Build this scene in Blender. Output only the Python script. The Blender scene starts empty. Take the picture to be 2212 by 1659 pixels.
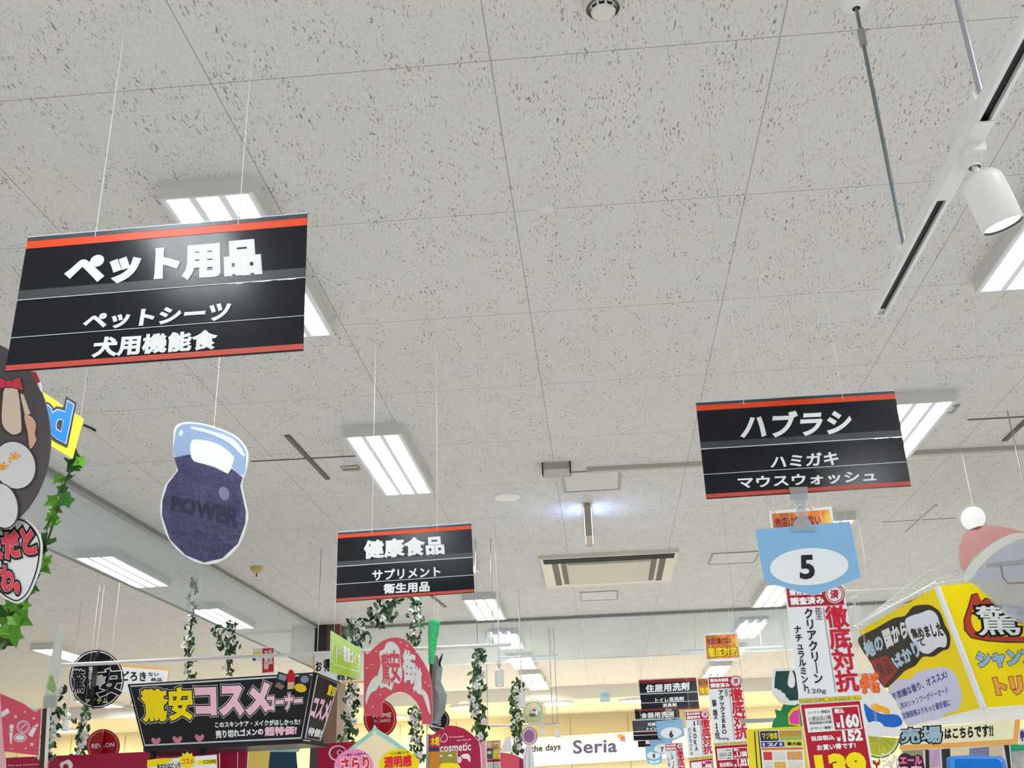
import bpy, bmesh, math, random
from mathutils import Vector, Matrix
random.seed(7)
SC = bpy.context.scene
COL = SC.collection

# ------------------------------------------------------------------ camera
W, H = 2212.0, 1659.0
F = 2262.0
CX, CY = W / 2, H / 2
EYE = Vector((0, 0, 1.55))
CEIL = 3.79
AX = Vector((0.99580338, -0.0621106, -0.06721534))     # world axes in camera coords (x right, y down, z forward)
AY = Vector((0.08588747, 0.38059137, 0.92074619))
AZ = Vector((-0.03160651, -0.92265512, 0.3843287))
cam_d = bpy.data.cameras.new('camera'); cam = bpy.data.objects.new('camera', cam_d); COL.objects.link(cam)
cam_d.sensor_width = 36.0; cam_d.lens = 36.0 * F / W; cam_d.clip_start = 0.02; cam_d.clip_end = 200
right = Vector((AX.x, AY.x, AZ.x)); down = Vector((AX.y, AY.y, AZ.y)); fwd = Vector((AX.z, AY.z, AZ.z))
cam.matrix_world = Matrix((
    (right.x, -down.x, -fwd.x, EYE.x), (right.y, -down.y, -fwd.y, EYE.y), (right.z, -down.z, -fwd.z, EYE.z), (0, 0, 0, 1)))
SC.camera = cam
# ------------------------------------------------------------------ world, exposure
wd = bpy.data.worlds.new('world'); SC.world = wd; wd.use_nodes = True
bg = wd.node_tree.nodes['Background']; bg.inputs[0].default_value = (1.0, 0.99, 0.98, 1); bg.inputs[1].default_value = 0.6
SC.view_settings.view_transform = 'Standard'; SC.view_settings.look = 'None'; SC.view_settings.gamma = 1.0
SC.view_settings.use_curve_mapping = False; SC.view_settings.exposure = 0.3
LAMP = 44.0
SC.cycles.max_bounces = 7; SC.cycles.diffuse_bounces = 3; SC.cycles.glossy_bounces = 3; SC.cycles.transmission_bounces = 2; SC.cycles.transparent_max_bounces = 10
SC.cycles.adaptive_threshold = 0.035; SC.cycles.caustics_reflective = False; SC.cycles.caustics_refractive = False; SC.cycles.sample_clamp_indirect = 6.0

# ------------------------------------------------------------------ pixel -> place
def ray(px, py):
    c = Vector((px - CX, py - CY, F))
    return Vector((c.dot(AX), c.dot(AY), c.dot(AZ)))
def at(px, py, Y):
    r = ray(px, py); return EYE + r * (Y / r.y)
def atz(px, py, z):
    r = ray(px, py); return EYE + r * ((z - EYE.z) / r.z)
def onceil(px, py, drop=0.0):
    return atz(px, py, CEIL - drop)

class Pl:
    """a flat sheet in the shop: photo points are laid onto it"""
    def __init__(s, a, b, c=None):
        s.o = Vector(a); u = Vector(b) - s.o
        v = Vector((0, 0, -1)) if c is None else Vector(c) - s.o
        n = u.cross(v).normalized()
        if n.dot(EYE - s.o) < 0: n = -n
        s.n = n
    def at(s, p, off=0.0):
        r = ray(p[0], p[1]); o = s.o + s.n * off
        return EYE + r * ((o - EYE).dot(s.n) / r.dot(s.n))
def face(tl, tr, Yl, Yr=None):
    return Pl(at(tl[0], tl[1], Yl), at(tr[0], tr[1], Yl if Yr is None else Yr))
def lerp(a, b, t): return (a[0] + (b[0] - a[0]) * t, a[1] + (b[1] - a[1]) * t)
def quad_pt(q, u, v): return lerp(lerp(q[0], q[1], u), lerp(q[3], q[2], u), v)
def sub(q, u0, v0, u1, v1): return [quad_pt(q, u0, v0), quad_pt(q, u1, v0), quad_pt(q, u1, v1), quad_pt(q, u0, v1)]

# ------------------------------------------------------------------ materials
def lin(c):
    c = c / 255.0
    return c / 12.92 if c <= 0.04045 else ((c + 0.055) / 1.055) ** 2.4
MATS = {}
def M(name, rgb, rough=0.5, metal=0.0, emit=0.0, vary=0.0, scale=20.0, bump=0.0, spec=0.25, alpha=1.0):
    if name in MATS: return MATS[name]
    m = bpy.data.materials.new(name); m.use_nodes = True; nt = m.node_tree; b = nt.nodes['Principled BSDF']
    col = tuple(lin(x) for x in rgb) + (1,)
    b.inputs['Base Color'].default_value = col
    b.inputs['Roughness'].default_value = rough; b.inputs['Metallic'].default_value = metal
    b.inputs['Specular IOR Level'].default_value = spec
    if alpha < 1: b.inputs['Alpha'].default_value = alpha
    if emit:
        b.inputs['Emission Color'].default_value = col; b.inputs['Emission Strength'].default_value = emit
    if vary or bump:
        tc = nt.nodes.new('ShaderNodeTexCoord'); nz = nt.nodes.new('ShaderNodeTexNoise'); nz.inputs['Scale'].default_value = scale
        nz.inputs['Detail'].default_value = 4
        nt.links.new(tc.outputs['Object'], nz.inputs['Vector'])
        if vary:
            mx = nt.nodes.new('ShaderNodeMixRGB'); mx.inputs[1].default_value = tuple(x * (1 - vary) for x in col[:3]) + (1,)
            mx.inputs[2].default_value = tuple(min(1, x * (1 + vary)) for x in col[:3]) + (1,)
            nt.links.new(nz.outputs[0], mx.inputs[0]); nt.links.new(mx.outputs[0], b.inputs['Base Color'])
        if bump:
            bp = nt.nodes.new('ShaderNodeBump'); bp.inputs['Strength'].default_value = bump; bp.inputs['Distance'].default_value = 0.02
            nt.links.new(nz.outputs[0], bp.inputs['Height']); nt.links.new(bp.outputs[0], b.inputs['Normal'])
    MATS[name] = m
    return m
def clear_mat(name, tint, film, film_amt, gloss=0.06, rough=0.03):
    """clear sheet: see-through with a thin film of colour and a surface reflection"""
    if name in MATS: return MATS[name]
    m = bpy.data.materials.new(name); m.use_nodes = True; nt = m.node_tree; N = nt.nodes; N.clear(); L = nt.links
    out = N.new('ShaderNodeOutputMaterial'); tr = N.new('ShaderNodeBsdfTransparent'); tr.inputs[0].default_value = tuple(lin(x) for x in tint) + (1,)
    df = N.new('ShaderNodeBsdfDiffuse'); df.inputs[0].default_value = tuple(lin(x) for x in film) + (1,)
    gl = N.new('ShaderNodeBsdfGlossy'); gl.inputs[0].default_value = (1, 1, 1, 1); gl.inputs[1].default_value = rough
    a = N.new('ShaderNodeMixShader'); a.inputs[0].default_value = film_amt; L.new(tr.outputs[0], a.inputs[1]); L.new(df.outputs[0], a.inputs[2])
    fr = N.new('ShaderNodeFresnel'); fr.inputs[0].default_value = 1.45
    mt = N.new('ShaderNodeMath'); mt.operation = 'MULTIPLY'; mt.inputs[1].default_value = gloss / 0.04; L.new(fr.outputs[0], mt.inputs[0])
    mt.use_clamp = True
    ge = N.new('ShaderNodeNewGeometry'); iv = N.new('ShaderNodeMath'); iv.operation = 'SUBTRACT'; iv.inputs[0].default_value = 1.0; L.new(ge.outputs['Backfacing'], iv.inputs[1])
    m2 = N.new('ShaderNodeMath'); m2.operation = 'MULTIPLY'; L.new(mt.outputs[0], m2.inputs[0]); L.new(iv.outputs[0], m2.inputs[1]); mt = m2
    b = N.new('ShaderNodeMixShader'); L.new(mt.outputs[0], b.inputs[0]); L.new(a.outputs[0], b.inputs[1]); L.new(gl.outputs[0], b.inputs[2])
    L.new(b.outputs[0], out.inputs[0]); MATS[name] = m
    return m

def ceiling_mat():
    m = bpy.data.materials.new('fissured_ceiling_board'); m.use_nodes = True; nt = m.node_tree; N = nt.nodes; L = nt.links; b = N['Principled BSDF']
    tc = N.new('ShaderNodeTexCoord')
    def mapped(sx, sy, dx=0.0, dy=0.0):
        mp = N.new('ShaderNodeMapping'); mp.inputs['Scale'].default_value = (sx, sy, 1); mp.inputs['Location'].default_value = (dx, dy, 0)
        L.new(tc.outputs['Object'], mp.inputs['Vector']); return mp.outputs[0]
    def noise(vec, detail=2.0, dist=0.0):
        n = N.new('ShaderNodeTexNoise'); n.inputs['Scale'].default_value = 1.0; n.inputs['Detail'].default_value = detail
        n.inputs['Distortion'].default_value = dist; L.new(vec, n.inputs['Vector']); return n.outputs[0]
    def math_(op, a, c, clamp=False):
        n = N.new('ShaderNodeMath'); n.operation = op; n.use_clamp = clamp
        for k, x in enumerate((a, c)):
            if x is None: continue
            if isinstance(x, (int, float)): n.inputs[k].default_value = x
            else: L.new(x, n.inputs[k])
        return n.outputs[0]
    def step(v, lo, hi):
        n = N.new('ShaderNodeMapRange'); n.inputs[1].default_value = lo; n.inputs[2].default_value = hi; n.clamp = True
        L.new(v, n.inputs[0]); return n.outputs[0]
    worm = step(noise(mapped(150, 40), 1.6, 0.6), 0.60, 0.665)
    zone = step(noise(mapped(13, 4.5, 3.1, 0.4), 1.0), 0.40, 0.58)
    worm = math_('MULTIPLY', worm, math_('ADD', math_('MULTIPLY', zone, 0.85), 0.15))
    dots = step(noise(mapped(180, 110, 7.7, 2.2), 1.0, 0.3), 0.62, 0.70)
    dots = math_('MULTIPLY', dots, 0.36)
    marks = math_('MAXIMUM', worm, dots)
    sep = N.new('ShaderNodeSeparateXYZ'); L.new(tc.outputs['Object'], sep.inputs[0])
    def joint(v, origin, pitch, half):
        f = math_('FRACT', math_('ADD', math_('DIVIDE', math_('SUBTRACT', v, origin), pitch), 100.5), None)
        d = math_('ABSOLUTE', math_('SUBTRACT', f, 0.5), None)
        return math_('SUBTRACT', 1.0, step(math_('MULTIPLY', d, pitch), half * 0.5, half * 1.6))
    jx = joint(sep.outputs[0], -0.229, 0.9125, 0.0016)
    jy = joint(sep.outputs[1], 2.68, 0.907, 0.0016)
    jn = math_('MULTIPLY', math_('MAXIMUM', jx, jy), 0.75)
    tint = noise(mapped(1.1, 1.1), 2.0)
    mx0 = N.new('ShaderNodeMixRGB'); mx0.inputs[1].default_value = (lin(219), lin(216), lin(210), 1); mx0.inputs[2].default_value = (lin(226), lin(223), lin(218), 1)
    L.new(tint, mx0.inputs[0])
    mx = N.new('ShaderNodeMixRGB'); mx.inputs[2].default_value = (lin(112), lin(109), lin(104), 1)
    L.new(mx0.outputs[0], mx.inputs[1]); L.new(math_('MULTIPLY', marks, 0.78), mx.inputs[0])
    mx2 = N.new('ShaderNodeMixRGB'); mx2.inputs[2].default_value = (lin(120), lin(118), lin(114), 1)
    L.new(mx.outputs[0], mx2.inputs[1]); L.new(jn, mx2.inputs[0]); L.new(mx2.outputs[0], b.inputs['Base Color'])
    b.inputs['Roughness'].default_value = 0.95; b.inputs['Specular IOR Level'].default_value = 0.1
    bp = N.new('ShaderNodeBump'); bp.inputs['Strength'].default_value = 0.35; bp.inputs['Distance'].default_value = 0.002; bp.invert = True
    L.new(marks, bp.inputs['Height']); L.new(bp.outputs[0], b.inputs['Normal'])
    return m

# shared colours
WHITE = lambda: M('white_print', (242, 244, 243), 0.4)
BLACK = lambda: M('black_print', (18, 18, 20), 0.4)
LETTER = lambda: M('white_vinyl_lettering', (246, 250, 250), 0.35)
STRING = lambda: M('white_string', (235, 235, 232), 0.6)
STEELWIRE = lambda: M('steel_wire', (150, 152, 150), 0.35, 0.6)
METALW = lambda: M('white_painted_metal', (236, 236, 232), 0.35, vary=0.03, scale=8)
GREYMETAL = lambda: M('brushed_grey_metal', (170, 172, 172), 0.3, 0.7, vary=0.08, scale=40)
CRIMSON = lambda: M('crimson_print', (168, 16, 40), 0.4)
YELLOW = lambda: M('yellow_print', (250, 226, 10), 0.4)
PINK = lambda: M('rose_pink_board', (216, 84, 104), 0.45, vary=0.04, scale=6)
MAROON = lambda: M('maroon_board', (160, 26, 62), 0.4, vary=0.06, scale=4)
BOARDEDGE = lambda: M('white_board_core', (232, 232, 230), 0.6)

# ------------------------------------------------------------------ things and parts
def thing(name, label, cat, loc, group=None):
    o = bpy.data.objects.new(name, None); COL.objects.link(o); o.location = loc; o.empty_display_size = 0.1
    o['label'] = label; o['category'] = cat
    if group: o['group'] = group
    return o
class Part:
    def __init__(s): s.v = []; s.f = []; s.mi = []; s.ms = []; s.smooth = []
    def slot(s, m):
        if m not in s.ms: s.ms.append(m)
        return s.ms.index(m)
    def add(s, vs, fs, m, smooth=False):
        b = len(s.v); s.v += [Vector(v) for v in vs]; k = s.slot(m)
        for f in fs: s.f.append([b + i for i in f]); s.mi.append(k); s.smooth.append(smooth)
        return s
    def box(s, lo, hi, m):
        x0, y0, z0 = lo; x1, y1, z1 = hi
        return s.add([(x0, y0, z0), (x1, y0, z0), (x1, y1, z0), (x0, y1, z0), (x0, y0, z1), (x1, y0, z1), (x1, y1, z1), (x0, y1, z1)],
                     [(0, 3, 2, 1), (4, 5, 6, 7), (0, 1, 5, 4), (1, 2, 6, 5), (2, 3, 7, 6), (3, 0, 4, 7)], m)
    def tube(s, pts, r, m, n=6, cap=True, smooth=True):
        pts = [Vector(p) for p in pts]; rs = r if isinstance(r, (list, tuple)) else [r] * len(pts)
        rings = []
        for i, p in enumerate(pts):
            d = (pts[min(i + 1, len(pts) - 1)] - pts[max(i - 1, 0)]).normalized()
            a = d.cross(Vector((0, 0, 1)) if abs(d.z) < 0.9 else Vector((1, 0, 0))).normalized(); b = d.cross(a)
            rings.append([p + (a * math.cos(2 * math.pi * k / n) + b * math.sin(2 * math.pi * k / n)) * rs[i] for k in range(n)])
        vs = [v for rg in rings for v in rg]; fs = []
        for i in range(len(pts) - 1):
            for k in range(n): fs.append((i * n + k, i * n + (k + 1) % n, (i + 1) * n + (k + 1) % n, (i + 1) * n + k))
        s.add(vs, fs, m, smooth)
        if cap: s.add(rings[0], [tuple(range(n))[::-1]], m); s.add(rings[-1], [tuple(range(n))], m)
        return s
    def lathe(s, base, axis, prof, m, n=24, smooth=True):
        """prof: (along, radius) pairs about the axis"""
        base = Vector(base); d = Vector(axis).normalized()
        a = d.cross(Vector((0, 0, 1)) if abs(d.z) < 0.9 else Vector((1, 0, 0))).normalized(); b = d.cross(a)
        vs = []
        for h, r in prof: vs += [base + d * h + (a * math.cos(2 * math.pi * k / n) + b * math.sin(2 * math.pi * k / n)) * r for k in range(n)]
        fs = [(i * n + k, i * n + (k + 1) % n, (i + 1) * n + (k + 1) % n, (i + 1) * n + k) for i in range(len(prof) - 1) for k in range(n)]
        return s.add(vs, fs, m, smooth)
    def disc(s, base, axis, r, m, n=24):
        base = Vector(base); d = Vector(axis).normalized()
        a = d.cross(Vector((0, 0, 1)) if abs(d.z) < 0.9 else Vector((1, 0, 0))).normalized(); b = d.cross(a)
        return s.add([base + (a * math.cos(2 * math.pi * k / n) + b * math.sin(2 * math.pi * k / n)) * r for k in range(n)], [tuple(range(n))], m)
    # flat shapes given as photo points on a sheet
    def slab(s, pl, poly, m, thick=0.004, off=0.0, edge=None):
        n = len(poly); fr = [pl.at(p, off) for p in poly]; bk = [v - pl.n * thick for v in fr]
        s.add(fr, [tuple(range(n))], m); s.add(bk, [tuple(range(n))[::-1]], m)
        return s.add(fr + bk, [(i, (i + 1) % n, n + (i + 1) % n, n + i) for i in range(n)], edge or m)
    def flat(s, pl, poly, m, off=0.001):
        return s.add([pl.at(p, off) for p in poly], [tuple(range(len(poly)))], m)
    def ring(s, pl, outer, inner, m, off=0.001):
        n = len(outer); return s.add([pl.at(p, off) for p in outer] + [pl.at(p, off) for p in inner], [(i, (i + 1) % n, n + (i + 1) % n, n + i) for i in range(n)], m)
    def line(s, pl, pts, w, m, off=0.001, closed=False):
        pts = [Vector((p[0], p[1])) for p in pts]; n = len(pts); A = []; B = []
        for i in range(n):
            a = pts[i - 1] if (i > 0 or closed) else pts[0]; b = pts[(i + 1) % n] if (i < n - 1 or closed) else pts[-1]
            d = (b - a).normalized(); q = Vector((-d.y, d.x)) * w / 2; A.append(pts[i] + q); B.append(pts[i] - q)
        vs = [pl.at(p, off) for p in A + B]; k = n if closed else n - 1
        return s.add(vs, [(i, (i + 1) % n, n + (i + 1) % n, n + i) for i in range(k)], m)
    def text(s, pl, body, q, m, off=0.0016, w=0.02, base=None):
        """writing fitted into the four-cornered photo area q"""
        vs, fs = glyphs(body, w); bx = bounds(body, w if base is None else base)
        out = []
        for x, y, z in vs: out.append(pl.at(quad_pt(q, (x - bx[0]) / (bx[2] - bx[0]), (bx[3] - y) / (bx[3] - bx[1])), off + z * 0.0004))
        return s.add(out, fs, m)
    def outlined(s, pl, body, q, layers, off=0.0016):
        """layers from the widest outline to the face: (material, weight)"""
        base = layers[-1][1]
        for i, (m, w) in enumerate(layers): s.text(pl, body, q, m, off + i * 0.0012, w, base)
        return s
    def column(s, pl, body, q, m, off=0.0016, w=0.03, outline=None):
        n = len(body)
        for i, ch in enumerate(body):
            if ch == ' ': continue
            c = sub(q, 0, i / n, 1, (i + 1) / n); g = '｜' if ch == 'ー' else ch
            for k, (mm, ww) in enumerate(([outline] if outline else []) + [(m, w)]):
                vs, fs = glyphs(g, ww); b = bounds(g, w); adv = 1.0 if b[2] > 0.72 or ord(g) > 0x2000 else 0.62
                x0, x1 = (0.03, 0.97) if adv == 1.0 else (b[0] - 0.15, b[2] + 0.15)
                s.add([pl.at(quad_pt(c, (x - x0) / (x1 - x0), (0.86 - y) / 0.96), off + k * 0.001 + z * 0.0004) for x, y, z in vs], fs, mm)
        return s
    def done(s, name, parent=None, label=None):
        me = bpy.data.meshes.new(name); o = Vector((0, 0, 0)); p = parent
        while p is not None: o += p.location; p = p.parent
        me.from_pydata([tuple(v - o) for v in s.v], [], s.f); me.update()
        for m in s.ms: me.materials.append(m)
        me.polygons.foreach_set('material_index', s.mi); me.polygons.foreach_set('use_smooth', s.smooth)
        ob = bpy.data.objects.new(name, me); COL.objects.link(ob)
        if parent: ob.parent = parent
        if label: ob['label'] = label
        return ob
GL = {}
_cu = bpy.data.curves.new('writing', 'FONT'); _to = bpy.data.objects.new('writing', _cu); COL.objects.link(_to)
_cu.resolution_u = 3
def glyphs(body, w):
    """outline of a piece of writing, its strokes thickened by w all round with a chamfered edge: (x, y, height 0..1)"""
    if (body, w) not in GL:
        _cu.body = body; _cu.space_character = 1.06; _cu.bevel_depth = w; _cu.bevel_resolution = 0
        dg = bpy.context.evaluated_depsgraph_get(); dg.update()
        me = bpy.data.meshes.new_from_object(_to.evaluated_get(dg)); k = 1.0 / w if w else 0.0
        fs = [tuple(p.vertices) for p in me.polygons if all(me.vertices[i].co.z > -1e-6 for i in p.vertices)]
        used = sorted({i for f in fs for i in f}); ix = {v: i for i, v in enumerate(used)}
        GL[(body, w)] = ([(me.vertices[i].co.x, me.vertices[i].co.y, me.vertices[i].co.z * k) for i in used], [tuple(ix[i] for i in f) for f in fs])
        bpy.data.meshes.remove(me)
    return GL[(body, w)]
def bounds(body, w):
    vs = glyphs(body, w)[0]
    return min(v[0] for v in vs), min(v[1] for v in vs), max(v[0] for v in vs), max(v[1] for v in vs)
def smooth(pts, n=5):
    out = []; k = len(pts)
    for i in range(k):
        p0, p1, p2, p3 = pts[i - 1], pts[i], pts[(i + 1) % k], pts[(i + 2) % k]
        for j in range(n):
            t = j / n
            out.append(tuple(0.5 * (2 * p1[a] + (p2[a] - p0[a]) * t + (2 * p0[a] - 5 * p1[a] + 4 * p2[a] - p3[a]) * t * t + (3 * p1[a] - p0[a] - 3 * p2[a] + p3[a]) * t ** 3) for a in (0, 1)))
    return out
def ell(cx, cy, rx, ry, rot=0.0, n=40, a0=0, a1=360):
    c, s = math.cos(math.radians(rot)), math.sin(math.radians(rot)); k = n if a1 - a0 >= 360 else n + 1
    return [(cx + rx * math.cos(t) * c - ry * math.sin(t) * s, cy + rx * math.cos(t) * s + ry * math.sin(t) * c)
            for t in (math.radians(a0 + (a1 - a0) * i / n) for i in range(k))]
def grow(poly, d):
    cx = sum(p[0] for p in poly) / len(poly); cy = sum(p[1] for p in poly) / len(poly)
    out = []
    for x, y in poly:
        l = math.hypot(x - cx, y - cy) or 1; out.append((x + (x - cx) / l * d, y + (y - cy) / l * d))
    return out
def star(cx, cy, r, rot=0.0, k=5, inner=0.45):
    return [(cx + r * (1 if i % 2 == 0 else inner) * math.sin(math.radians(rot + 180 * i / k)), cy - r * (1 if i % 2 == 0 else inner) * math.cos(math.radians(rot + 180 * i / k))) for i in range(2 * k)]
def up(root, p, name='hanging_wire', r=0.0009, m=None, top=None, sag=0.0):
    """a string from the point p straight up to the ceiling"""
    p = Vector(p); t = Vector(top) if top is not None else Vector((p.x, p.y, CEIL))
    return Part().tube([p, t], r, m or STRING(), 5).done(name, root)
def struct(p, name):
    o = p.done(name); o['kind'] = 'structure'; return o

# ------------------------------------------------------------------ the setting
FL = M('pale_vinyl_floor', (243, 243, 243), 0.45, vary=0.02, scale=1.5)
struct(Part().box((-18, -7, -0.1), (18, 24, 0), FL), 'floor')
ceil_o = struct(Part().box((-18, -7, CEIL), (18, 20.0, CEIL + 0.1), ceiling_mat()), 'ceiling')
CREAM = M('cream_wall_panel', (250, 236, 192), 0.55, vary=0.03, scale=0.8)
CREAMJ = M('wall_panel_joint', (205, 182, 120), 0.6)
w_ = Part().box((-18, 23.0, 0), (18, 23.15, CEIL), CREAM)
for k in range(30):
    x = -17.5 + k * 1.2; w_.box((x - 0.008, 22.992, 0), (x + 0.008, 23.0, 3.5), CREAMJ)
struct(w_, 'wall_back')
struct(Part().box((-18, 20.0, 3.56), (18, 23.0, 3.66), M('corridor_ceiling_paint', (244, 232, 200), 0.7)), 'ceiling_corridor')
struct(Part().box((-18, 19.95, 3.56), (18, 20.0, CEIL + 0.1), M('white_fascia', (240, 234, 222), 0.6)), 'trim_fascia')
# glass smoke screens hanging from the ceiling, with their rails
GLASS = clear_mat('tinted_smoke_screen_glass', (246, 251, 252), (232, 244, 250), 0.12, 0.05)
RAILG = M('grey_screen_rail', (150, 152, 150), 0.4, 0.3)
xl = -3.38; xn = -3.66; yn = 2.6; yf = 12.72; zb = CEIL - 0.5
def side(p, h, z0, z1, m):
    """upright strip along the side screen, which runs a little askew"""
    return p.add([(xn - h, yn, z0), (xn + h, yn, z0), (xl + h, yf, z0), (xl - h, yf, z0), (xn - h, yn, z1), (xn + h, yn, z1), (xl + h, yf, z1), (xl - h, yf, z1)],
                 [(0, 3, 2, 1), (4, 5, 6, 7), (0, 1, 5, 4), (1, 2, 6, 5), (2, 3, 7, 6), (3, 0, 4, 7)], m)
struct(side(Part(), 0.004, zb, CEIL, GLASS), 'window_1')
struct(Part().box((xl, yf - 0.004, zb), (16, yf + 0.004, CEIL), GLASS), 'window_2')
struct(side(Part(), 0.03, CEIL - 0.035, CEIL, RAILG), 'trim_1')
struct(Part().box((xl, yf - 0.03, CEIL - 0.035), (16, yf + 0.03, CEIL), RAILG), 'trim_2')
CES = M('clear_edge_strip', (226, 232, 232), 0.3)
struct(side(Part(), 0.008, zb - 0.012, zb, RAILG).box((xl, yf - 0.008, zb - 0.012), (16, yf + 0.008, zb), CES), 'trim_3')
cp = onceil(690, 1340)
struct(Part().box((cp.x - 0.13, 12.5, 0), (cp.x + 0.02, 12.9, CEIL), M('dark_column_paint', (52, 46, 44), 0.5)).box((cp.x + 0.02, 12.5, 0), (cp.x + 0.17, 12.9, CEIL), M('brown_wood_column', (104, 78, 62), 0.5, vary=0.15, scale=6)), 'column')

# ------------------------------------------------------------------ ceiling lights
TUBE = M('fluorescent_tube_glass', (250, 253, 255), 0.3, emit=LAMP)
REFL = M('white_reflector', (240, 246, 248), 0.25)
HOUS = M('white_lamp_housing', (222, 221, 216), 0.45)
def fixture(x, y0, label, L=1.25, wd_=0.36, parts=True):
    z1 = CEIL; z0 = CEIL - 0.075; t = thing('fluorescent_ceiling_light', label, 'ceiling light', (x, y0 + L / 2, CEIL), 'three-tube fluorescent ceiling lights')
    y1 = y0 + L; a = x - wd_ / 2; b = x + wd_ / 2; e = 0.012
    h = Part().box((a, y0, z0), (a + e, y1, z1), HOUS).box((b - e, y0, z0), (b, y1, z1), HOUS).box((a + e, y0, z0), (b - e, y0 + e, z1), HOUS).box((a + e, y1 - e, z0), (b - e, y1, z1), HOUS)
    h.box((a + e, y0 + e, z1 - 0.006), (b - e, y1 - e, z1 - 0.0005), HOUS); h.done('housing', t)
    r = Part(); n = 3; sw = (wd_ - 2 * e) / n
    for k in range(n):                                          # three W-shaped troughs
        u = a + e + k * sw; m = u + sw / 2
        prof = [(u, z0 + 0.002), (u + 0.014, z0 + 0.002), (m - 0.028, z0 + 0.052), (m + 0.028, z0 + 0.052), (u + sw - 0.014, z0 + 0.002), (u + sw, z0 + 0.002)]
        vs = [(px, yy, pz) for yy in (y0 + e, y1 - e) for px, pz in prof]
        r.add(vs, [(i, i + 1, 6 + i + 1, 6 + i) for i in range(5)], REFL)
    r.done('reflector', t)
    for k in range(n):
        m = a + e + (k + 0.5) * sw
        Part().tube([(m, y0 + 0.03, z0 + 0.022), (m, y1 - 0.03, z0 + 0.022)], 0.0125, TUBE, 8).done('lamp_tube', t)
    return t
rows = [3.2, 5.86, 8.5, 11.05, 13.35, 15.5, 17.4, 19 - 0.6]
names_c = ['lit ceiling light behind the large pet supplies sign', 'lit ceiling light above the health food sign, nearest after the pet sign',
           'lit ceiling light hidden mostly behind the health food sign', 'lit ceiling light at the lower right corner of the health food sign',
           'lit ceiling light just beyond the far glass screen, above the white hanging bar', 'lit ceiling light second beyond the far glass screen',
           'lit ceiling light third beyond the far glass screen', 'lit ceiling light farthest along the middle row, by the cream wall']
for y, x, lb in zip(rows, (-1.345, -1.285, -1.26, -1.235, -1.19, -1.16, -1.14, -1.12), names_c): fixture(x, y, lb)
names_r = ['lit ceiling light at the right edge behind the white track spotlight', 'lit ceiling light right behind the toothbrush sign',
           'lit ceiling light beside the upper fire-pattern poster', 'lit ceiling light left of the tall toothpaste poster',
           'lit ceiling light just beyond the far glass screen, above the small fire-pattern poster', 'lit ceiling light below the small fire-pattern poster',
           'lit ceiling light second below the small fire-pattern poster', 'lit ceiling light farthest along the right-hand row']
for y, x, lb in zip(rows, (2.0, 1.98, 1.97, 1.95, 1.94, 1.93, 1.92, 1.91), names_r): fixture(x, y, lb)
names_l = ['lit ceiling light seen through the side glass screen, the nearer of two', 'lit ceiling light seen through the side glass screen, the farther of two']
for y, x, lb in zip((8.42, 10.85), (-4.22, -4.16), names_l): fixture(x, y, lb)
for (px, py), lb in zip([(145, 1405), (215, 1512), (330, 1520)], ['lit ceiling light behind the tall pale green banner', 'lit ceiling light below the black round bargain sign, by the left wall', 'lit ceiling light behind the white bargain-goods placard']):
    p = onceil(px, py); fixture(p.x, p.y - 0.6, lb)
# the rows go on over and behind the photographer
for x, y in [(-1.35, 0.5), (2.0, 0.5), (-1.35, -2.2), (2.0, -2.2), (-4.6, 0.5), (-4.6, -2.2), (-4.6, 3.2), (5.3, 0.5), (5.3, 3.2), (5.3, 5.86), (5.3, 8.5), (5.3, 11.05), (5.3, 15.0), (-8.0, 5.0), (5.3, -2.2), (8.6, 8.0), (0.3, -4.5), (-3.2, -4.6), (3.6, -4.6)]:
    fixture(x, y, 'lit ceiling light of the rows that run on outside the photo')
# corridor lights beyond the store, lighting the cream wall
for px, py, lb in [(1005, 1527, 'round flat lamp over the corridor, left of the leafy garland'), (1205, 1519, 'round flat lamp over the corridor, above the long white shop sign'), (1370, 1514, 'round flat lamp over the corridor, left of the house cleaner sign')]:
    p = atz(px, py, 3.53); t = thing('corridor_lamp', lb, 'ceiling light', (p.x, p.y, 3.56), 'flat corridor lamps')
    Part().lathe((p.x, p.y, 3.56), (0, 0, -1), [(0, 0.30), (0.04, 0.30), (0.05, 0.27)], HOUS).done('rim', t)
    Part().disc((p.x, p.y, 3.512), (0, 0, -1), 0.27, M('corridor_lamp_diffuser', (255, 244, 218), 0.4, emit=85.0)).done('diffuser', t)
for x in (-11, -7.5, -4.2, 4.2, 7.5):
    t = thing('corridor_lamp', 'round flat lamp over the corridor, hidden by the goods in front', 'ceiling light', (x, 21.6, 3.56), 'flat corridor lamps')
    Part().lathe((x, 21.6, 3.56), (0, 0, -1), [(0, 0.30), (0.04, 0.30), (0.05, 0.27)], HOUS).done('rim', t)
    Part().disc((x, 21.6, 3.512), (0, 0, -1), 0.27, MATS['corridor_lamp_diffuser']).done('diffuser', t)
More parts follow.
